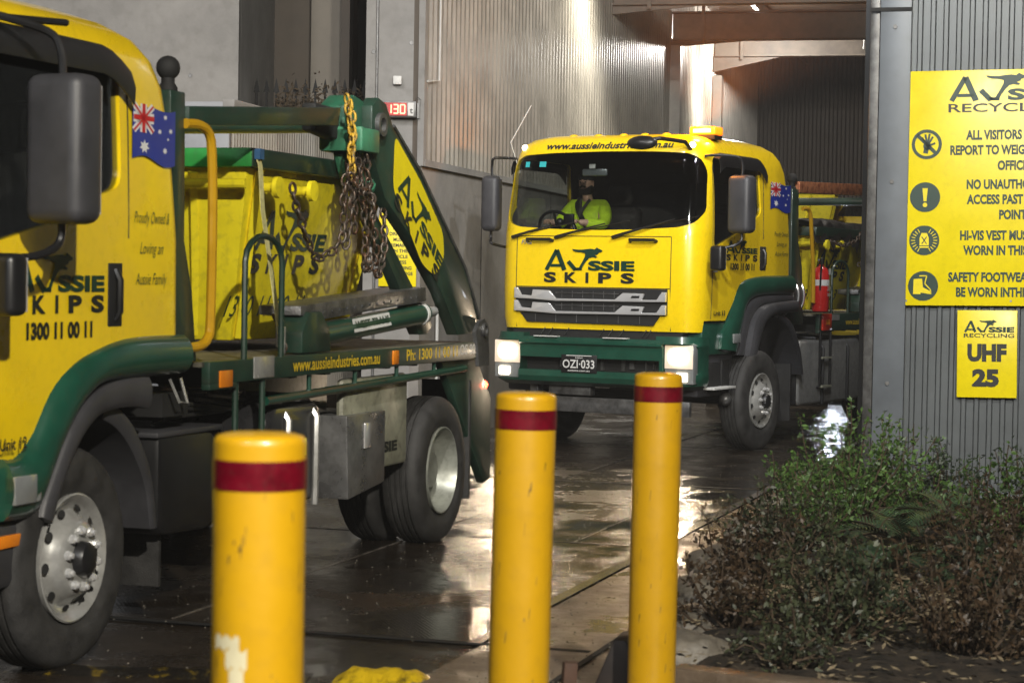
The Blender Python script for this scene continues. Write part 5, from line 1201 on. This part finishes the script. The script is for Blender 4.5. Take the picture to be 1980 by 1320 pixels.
# ------------------------------------------------------------------ driver
dr = empty('person', tuple(Matrix.Translation((1.5693, 23.1045, 0)) @ Matrix.Rotation(R(-119), 4, 'Z') @ Vector((.12, -.74, 2.12))), R(-119), 'bearded driver in black beanie and hi-vis yellow jacket behind the steering wheel', 'person')
nod = {'pelvis': ((0, 0, .05), .15), 'waist': ((.02, 0, .22), .14), 'chest': ((.06, 0, .42), (.17, .14)), 'neckb': ((.06, 0, .57), .075), 'neck': ((.09, 0, .63), .055), 'chin': ((.11, 0, .70), .065), 'head': ((.11, 0, .79), (.085, .095)), 'crown': ((.10, 0, .87), .075),
       'sl': ((.05, .18, .53), .075), 'el': ((.22, .27, .32), .055), 'hl': ((.50, .10, .34), .035), 'sr': ((.05, -.18, .53), .075), 'er': ((.22, -.27, .32), .055), 'hr': ((.50, -.24, .34), .035),
       'kl': ((.45, .14, .08), .09), 'kr': ((.45, -.14, .08), .09), 'al': ((.65, .14, -.25), .06), 'ar': ((.65, -.14, -.25), .06)}
skin(nod, [('pelvis', 'waist'), ('waist', 'chest'), ('chest', 'neckb'), ('neckb', 'neck'), ('neck', 'chin'), ('chin', 'head'), ('head', 'crown'), ('chest', 'sl'), ('sl', 'el'), ('el', 'hl'), ('chest', 'sr'), ('sr', 'er'), ('er', 'hr'), ('pelvis', 'kl'), ('kl', 'al'), ('pelvis', 'kr'), ('kr', 'ar')], 'body', skinm, dr)
jk = {'waist': ((.02, 0, .12), .20), 'mid': ((.04, 0, .30), (.19, .165)), 'chest': ((.06, 0, .44), (.22, .155)), 'sl': ((.05, .19, .52), .098), 'ul': ((.13, .25, .42), .088), 'el': ((.23, .29, .31), .074), 'hl': ((.43, .13, .33), .056), 'sr': ((.05, -.19, .52), .098), 'ur': ((.13, -.25, .42), .088), 'er': ((.23, -.29, .31), .074), 'hr': ((.43, -.25, .33), .056)}
skin(jk, [('waist', 'mid'), ('mid', 'chest'), ('chest', 'sl'), ('sl', 'ul'), ('ul', 'el'), ('el', 'hl'), ('chest', 'sr'), ('sr', 'ur'), ('ur', 'er'), ('er', 'hr')], 'hi_vis_jacket', hivis, dr)
b = MB(); b.tube([(.14, .055, .60), (.23, .02, .50), (.24, -.02, .40)], .018, 6); b.tube([(.14, -.055, .60), (.23, -.01, .50), (.24, -.02, .40)], .018, 6); b.build('collar', seatm, dr)
b = MB(); P = [(.02, -.13, .64), (.17, -.09, .56), (.255, .0, .42), (.25, .12, .22), (.2, .18, .1)]
b.grid([[Vector(p)+Vector((.0, dy, dy*.6)) for p in resample(curve(P, 5), 16)] for dy in (-.026, .026)]); b.build('seat_belt', matte, dr, solid=.004)
# head details: face ellipsoid, nose, eyes, ears, beard, beanie
hd = MB(); hd.ball((.125, 0, .785), .105, 24, (.88, .78, 1.12)); hd.ball((.215, 0, .775), .016, 10, (1.1, .8, 1.5)); hd.ball((.12, .085, .775), .022, 10, (.7, .4, 1.3)); hd.ball((.12, -.085, .775), .022, 10, (.7, .4, 1.3)); hd.ball((.20, .035, .80), .016, 8, (.6, 1.5, .5)); hd.ball((.20, -.035, .80), .016, 8, (.6, 1.5, .5)); hd.build('head', skinm, dr)
b = MB(); b.ball((.212, .033, .793), .010, 10, (.6, 1.4, .7)); b.ball((.212, -.033, .793), .010, 10, (.6, 1.4, .7)); b.build('eye', inky, dr)
b = MB(); b.tube([(.208, .05, .815), (.218, .03, .819), (.216, .015, .815)], .005, 6); b.tube([(.208, -.05, .815), (.218, -.03, .819), (.216, -.015, .815)], .005, 6)
b.tube(curve([(.208, .032, .735), (.222, .0, .752), (.208, -.032, .735)], 5), .010, 8)
rows = []
for i in range(13):
    a = R(-100+200*i/12); rr = .083; front = math.cos(a)
    zt_ = .762-.038*max(0, front)**2 - (.012 if front > .8 else 0)
    rows.append([(.125+(rr+.010)*math.cos(a)*1.06, (rr+.003)*math.sin(a), zt_), (.125+(rr+.016)*math.cos(a)*1.06, (rr+.002)*math.sin(a), .715), (.125+(rr-.004)*math.cos(a), (rr-.018)*math.sin(a), .665), (.12+.02*math.cos(a), .02*math.sin(a), .648)])
b.grid(rows); b.build('beard', hairm, dr)
MB().lathe([(.815, .090), (.820, .097), (.850, .098), (.853, .092), (.89, .085), (.915, .065), (.93, .03), (.933, 0)], (.115, 0, 0), 'Z', 24).build('beanie', beanie, dr)
for s in (1, -1):
    hx_, hy_, hz_ = .54, (.09 if s > 0 else -.25), .35
    b = {'w': ((hx_-.05, hy_, hz_-.01), .026), 'p': ((hx_, hy_, hz_), (.034, .020))}; ed = [('w', 'p')]
    for k, (dy, ln) in enumerate(((-.028, .032), (-.010, .040), (.010, .038), (.028, .028))):
        b[f'a{k}'] = ((hx_+.035, hy_+dy, hz_+.008), .0095); b[f'b{k}'] = ((hx_+.035+ln*.7, hy_+dy, hz_-.012), .0085); b[f'c{k}'] = ((hx_+.03+ln*.4, hy_+dy, hz_-.035), .0075); ed += [('p', f'a{k}'), (f'a{k}', f'b{k}'), (f'b{k}', f'c{k}')]
    b['t1'] = ((hx_+.005, hy_-s*.035, hz_-.012), .010); b['t2'] = ((hx_+.03, hy_-s*.045, hz_-.02), .0085); ed += [('p', 't1'), ('t1', 't2')]
    skin(b, ed, 'hand', skinm, dr, sub=1)

# ------------------------------------------------------------------ garden bed
bed = [(.78, 9.30), (1.45, 8.95), (4.6, 7.6), (12, 5.5), (14, 14.6), (3.5, 17.42), (3.0, 20.4), (2.6, 18.6), (1.95, 15.9), (1.35, 13.4), (.98, 11.2)]
bm = bmesh.new(); fv = bm.faces.new([bm.verts.new((x, y, .05)) for x, y in bed]); bmesh.ops.triangulate(bm, faces=[fv])
for _ in range(5): bmesh.ops.subdivide_edges(bm, edges=[e for e in bm.edges if e.calc_length() > .35], cuts=1, use_grid_fill=False); bmesh.ops.triangulate(bm, faces=bm.faces)
from mathutils import noise
for v in bm.verts: v.co.z += .05*noise.noise(v.co*1.7)+.03*noise.noise(v.co*6)+(.04 if not v.is_boundary else -.05)
for f in bm.faces: f.smooth = True
me = bpy.data.meshes.new('garden_ground'); bm.to_mesh(me); bm.free(); tag(link('garden_ground', me, mulch), kind='structure')
def inbed(x, y):
    c = False
    for (x0, y0), (x1, y1) in zip(bed, bed[1:]+bed[:1]):
        if (y0 > y) != (y1 > y) and x < (x1-x0)*(y-y0)/(y1-y0)+x0: c = not c
    return c
b = MB(); b.prism([(.70, 9.18), (1.42, 8.80), (4.6, 7.45), (4.62, 7.59), (1.48, 8.94), (.80, 9.30)], 0, .12, 'Z')
tag(b.build('kerb', em, bev=.012), kind='structure')
# edging rocks along the bed
def rock(x, y, s, label):
    bm = bmesh.new(); bmesh.ops.create_icosphere(bm, subdivisions=3, radius=1); o = random.random()*50
    for v in bm.verts:
        v.co *= 1+.30*noise.noise(v.co*1.2+Vector((o, 0, 0)))+.08*noise.noise(v.co*4+Vector((o, 0, 0))); v.co.z *= .62; v.co *= s
    for f in bm.faces: f.smooth = True
    me = bpy.data.meshes.new('edging_rock'); bm.to_mesh(me); bm.free(); ob = link('edging_rock', me, stone); ob.location = (x, y, s*.30); ob.rotation_euler = (0, 0, random.uniform(0, 6)); tag(ob, label, 'rock', 'rocks edging the garden bed')
for x, y, s, l_ in ((.86, 9.75, .22, 'pale rock at the near corner of the bed beside the tallest bollard'), (.93, 10.6, .20, 'second pale rock along the wet edge of the bed'), (1.10, 11.5, .24, 'large pale rock midway along the dried shrubs'), (1.32, 12.9, .22, 'grey rock beside the puddles on the bed edge'), (1.72, 14.6, .20, 'dark rock below the green bush'), (2.15, 16.4, .18, 'small far rock at the bed edge below the column')):
    rock(x, y, s, l_)
# chips and leaf litter
b = MB()
for _ in range(9000):
    x = random.uniform(.8, 5.5); y = random.uniform(7.8, 17.6)
    if random.random() < .35: x = random.gauss(2.05, .35); y = random.gauss(11.6, .55)
    if not inbed(x, y): continue
    a = random.uniform(0, 6.3); L = random.uniform(.015, .045); wv_ = random.uniform(.006, .014); z = .105+random.uniform(-.01, .035)
    d = Vector((math.cos(a), math.sin(a), random.uniform(-.3, .3)))*L; n = Vector((-math.sin(a), math.cos(a), random.uniform(-.5, .5)))*wv_; p = Vector((x, y, z))
    b.add([p-d, p+n, p+d, p-n], [(0, 1, 2, 3)])
tag(b.build('leaf_litter', mat('wood_chip', (.30, .24, .15), .7, var=.4, scale=30), smooth=False), 'pale wood chips and fallen leaves scattered over the bed', 'leaf litter', kind='stuff')

def leafmat(name, col, col2):
    m = mat(name, col, .5, var=.3, scale=9, col2=col2, c2=.5); return m
L_green = leafmat('green_leaf', (.070, .14, .026), (.015, .034, .010)); L_dark = leafmat('dark_leaf', (.03, .05, .022), (.012, .02, .012)); L_brown = leafmat('dried_leaf', (.060, .036, .018), (.020, .015, .009)); L_olive = leafmat('olive_leaf', (.05, .06, .028), (.016, .022, .012)); L_cycad = leafmat('cycad_leaf', (.045, .09, .04), (.012, .03, .016))
def shrub(x, y, r, h, n, m, label, twigs=26, leaf=.022, up=.5, z0=.08, name='shrub', cat='shrub', grp='shrubs in the garden bed'):
    o = empty(name, (x, y, 0), 0, label, cat, grp); tw = MB(); lf = MB(); per = max(1, n//twigs//2)
    for t in range(twigs):
        a = random.uniform(0, 2*PI); q = random.random()**.6; L = h*random.uniform(.35, 1.25)*(1-.30*q); ex = r*q*random.uniform(.8, 1.15)
        P = [Vector((ex*.15*math.cos(a), ex*.15*math.sin(a), z0))]
        for k in range(1, 6):
            s = k/5; P.append(Vector((ex*s**up*math.cos(a+.3*s), ex*s**up*math.sin(a+.3*s), z0+L*s))+Vector([random.gauss(0, .02) for _ in range(3)]))
        tw.tube(P, [.010, .008, .0065, .005, .004, .003], 4, cap=False)
        for i in range(per):
            s = random.uniform(.12, 1.0)**.8*4.999; k = int(s); p = P[k].lerp(P[k+1], s-k)
            sp_ = .014+.035*random.random()
            p = p+Vector([random.gauss(0, sp_) for _ in range(3)]); p.z = max(p.z, .06)
            d = Vector([random.gauss(0, 1), random.gauss(0, 1), random.gauss(.5, .8)]).normalized(); u = d.orthogonal().normalized(); u = Matrix.Rotation(random.uniform(0, 6.3), 3, d) @ u
            for _q in range(3):
                s2 = leaf*random.uniform(.45, 1.25); d = (d+Vector([random.gauss(0, .55) for _ in range(3)])).normalized(); u = (u-d*u.dot(d)).normalized(); lf.add([p, p+d*s2+u*s2*.42, p+d*s2*2.0, p+d*s2-u*s2*.42], [(0, 1, 2, 3)])
    tw.build('stem', twig, o); lf.build('foliage', m, o, smooth=False)
    return o
SH = [
 (2.50, 15.1, .62, .95, 5200, L_green, 'bright green leafy bush below the grey steel column', .022), (2.05, 13.9, .48, .75, 2600, L_green, 'green sprawling shrub left of the cycads', .020), (2.85, 16.4, .50, .80, 2600, L_green, 'green bush against the base of the column', .020),
 (1.75, 13.2, .42, .62, 2200, L_olive, 'dull olive shrub in front of the green bush at the bed edge', .020), (1.40, 11.9, .40, .62, 2200, L_brown, 'dried brown shrub behind the rocks at the left edge of the bed', .019), (1.15, 10.4, .34, .50, 1800, L_brown, 'low dead shrub beside the tallest bollard', .018),
 (1.60, 10.1, .44, .62, 2800, L_olive, 'olive green shrub in the centre foreground of the bed', .020), (2.22, 9.75, .46, .72, 3000, L_brown, 'reddish brown upright shrub in the foreground right of the olive shrub', .020), (2.78, 10.2, .42, .66, 2200, L_brown, 'brown shrub at the right edge of the photo foreground', .020),
 (3.35, 13.3, .50, .95, 3200, L_green, 'tall green shrub at the right edge of the photo', .022), (2.95, 12.6, .46, .62, 2200, L_brown, 'rusty brown shrub right of the cycads', .020), (2.75, 11.5, .45, .50, 2000, L_dark, 'dark low shrub behind the reddish brown one', .020),
 (3.45, 16.6, .55, .60, 2200, L_dark, 'dark low shrub along the foot of the ribbed wall', .020), (4.15, 16.0, .55, .70, 2200, L_dark, 'taller dark shrub along the ribbed wall under the small sign', .020), (1.95, 10.9, .36, .45, 1500, L_dark, 'small dark shrub between the wood chips and the foreground', .018),
 (2.95, 15.3, .45, .50, 1600, L_green, 'low green shrub between the column and the cycads', .018), (1.30, 9.45, .28, .35, 1200, L_olive, 'small olive tuft at the front kerb', .016)]
for x, y, r, h, n, m, l_, lf_ in SH: shrub(x, y, r, h*.84, int(n*.8), m, l_, twigs=max(14, int(n/95)), leaf=lf_)
def cycad(x, y, r, n, label):
    o = empty('cycad', (x, y, 0), 0, label, 'cycad', 'cycads in the garden bed'); st_ = MB(); lf = MB()
    for i in range(n):
        a = 2*PI*i/n+random.uniform(-.2, .2); e = random.uniform(.5, 1.2); P = [Vector((r*math.cos(a)*s*1.0, r*math.sin(a)*s, .12+r*e*(s-s*s*.75))) for s in [k/10 for k in range(11)]]
        st_.tube(P, .006, 4, cap=False)
        for k in range(1, 22):
            s = k/22*9.99; j = int(s); p = P[j].lerp(P[j+1], s-j); t = (P[j+1]-P[j]).normalized(); sd = t.cross(Vector((0, 0, 1))).normalized(); L = .13*math.sin(PI*(k/22)**.8)+.02
            for q in (1, -1):
                d = (sd*q+t*.6+Vector((0, 0, .25))).normalized(); n_ = t*.011; lf.add([p-n_, p+d*L*.6-n_*.6, p+d*L, p+d*L*.6+n_*.6, p+n_], [(0, 1, 2, 3, 4)])
    st_.build('stem', twig, o); lf.build('foliage', L_cycad, o, smooth=False)
cycad(2.62, 13.6, .55, 13, 'dark green cycad with arching fronds in the middle of the bed'); cycad(2.25, 12.3, .42, 10, 'smaller bluish cycad in front of the green bush'); cycad(3.2, 14.7, .5, 11, 'cycad in the shade near the ribbed wall')

# ------------------------------------------------------------------ thin haze volume added to give the lamps a glow
b = MB().bx(-20, 22, -14, 62, -1, 13)
hz = b.build('haze', None, smooth=False); hz['kind'] = 'stuff'
hm = bpy.data.materials.new('glow_haze'); hm.use_nodes = True; hn = hm.node_tree; hn.nodes.clear()
ho_ = hn.nodes.new('ShaderNodeOutputMaterial'); pv = hn.nodes.new('ShaderNodeVolumePrincipled'); pv.inputs['Density'].default_value = .0011; pv.inputs['Anisotropy'].default_value = .0
pv.inputs['Color'].default_value = (.9, .9, .9, 1); hn.links.new(pv.outputs[0], ho_.inputs['Volume']); hz.data.materials.append(hm)

# ------------------------------------------------------------------ give every separate piece of a part its own object
def split_pieces(o, gap=.012):
    me = o.data; par = list(range(len(me.vertices)))
    def find(i):
        while par[i] != i: par[i] = par[par[i]]; i = par[i]
        return i
    for e in me.edges:
        a, b_ = find(e.vertices[0]), find(e.vertices[1])
        if a != b_: par[a] = b_
    isl = {}
    for v in me.vertices: isl.setdefault(find(v.index), []).append(v.index)
    L = []
    for k, vs in isl.items():
        co = [me.vertices[i].co for i in vs]; L.append([Vector([min(c[j] for c in co) for j in range(3)]), Vector([max(c[j] for c in co) for j in range(3)]), {k}])
    ch = True
    while ch:
        ch = False
        for i in range(len(L)):
            for j in range(i+1, len(L)):
                if all(L[i][0][q] <= L[j][1][q]+gap and L[j][0][q] <= L[i][1][q]+gap for q in range(3)):
                    L[i] = [Vector([min(L[i][0][q], L[j][0][q]) for q in range(3)]), Vector([max(L[i][1][q], L[j][1][q]) for q in range(3)]), L[i][2] | L[j][2]]; L.pop(j); ch = True; break
            if ch: break
    if len(L) < 2 or len(L) > 40: return
    for n_, (_, _, ks) in enumerate(L):
        m2 = me.copy(); bm = bmesh.new(); bm.from_mesh(m2); bm.verts.ensure_lookup_table()
        bmesh.ops.delete(bm, geom=[v for v in bm.verts if find(v.index) not in ks], context='VERTS'); bm.to_mesh(m2); bm.free()
        if n_ == len(L)-1: o.data = m2
        else:
            c = o.copy(); c.data = m2; COL.objects.link(c)
SPLIT = {'side_window', 'window_seal', 'mirror_arm', 'wiper', 'stiffener', 'underrun_bracket', 'orange_reflector', 'step_pad', 'tank_strap', 'step_rung', 'cylinder_collar', 'pictogram', 'pictogram_symbol', 'screw', 'bolt', 'seat',
         'cleaner_band', 'side_lamp', 'step_recess', 'eye', 'panel_joint', 'lifting_point', 'conduit', 'wire_clip', 'side_guard_rail', 'grab_handle', 'headboard_rail', 'hand_hole', 'grille_badge'}
for o in list(scn.objects):
    if o.type == 'MESH' and o.name.split('.')[0] in SPLIT and not o.children: split_pieces(o)

b = MB()
for _ in range(2600):
    t = random.uniform(-3, 9); q = random.uniform(.0, 1.25) if random.random() < .6 else random.uniform(-3.3, 0); p = Vector(wb(q, t, .016)); r_ = random.uniform(.002, .008)
    b.add([p+Vector((r_, 0, 0)), p+Vector((-r_*.6, r_*.8, 0)), p+Vector((-r_*.5, -r_, 0)), p+Vector((0, 0, r_))], [(0, 1, 3), (1, 2, 3), (2, 0, 3)])
tag(b.build('grit', stone, smooth=False), 'scattered grit and small stones on the wet concrete', 'grit', kind='stuff')
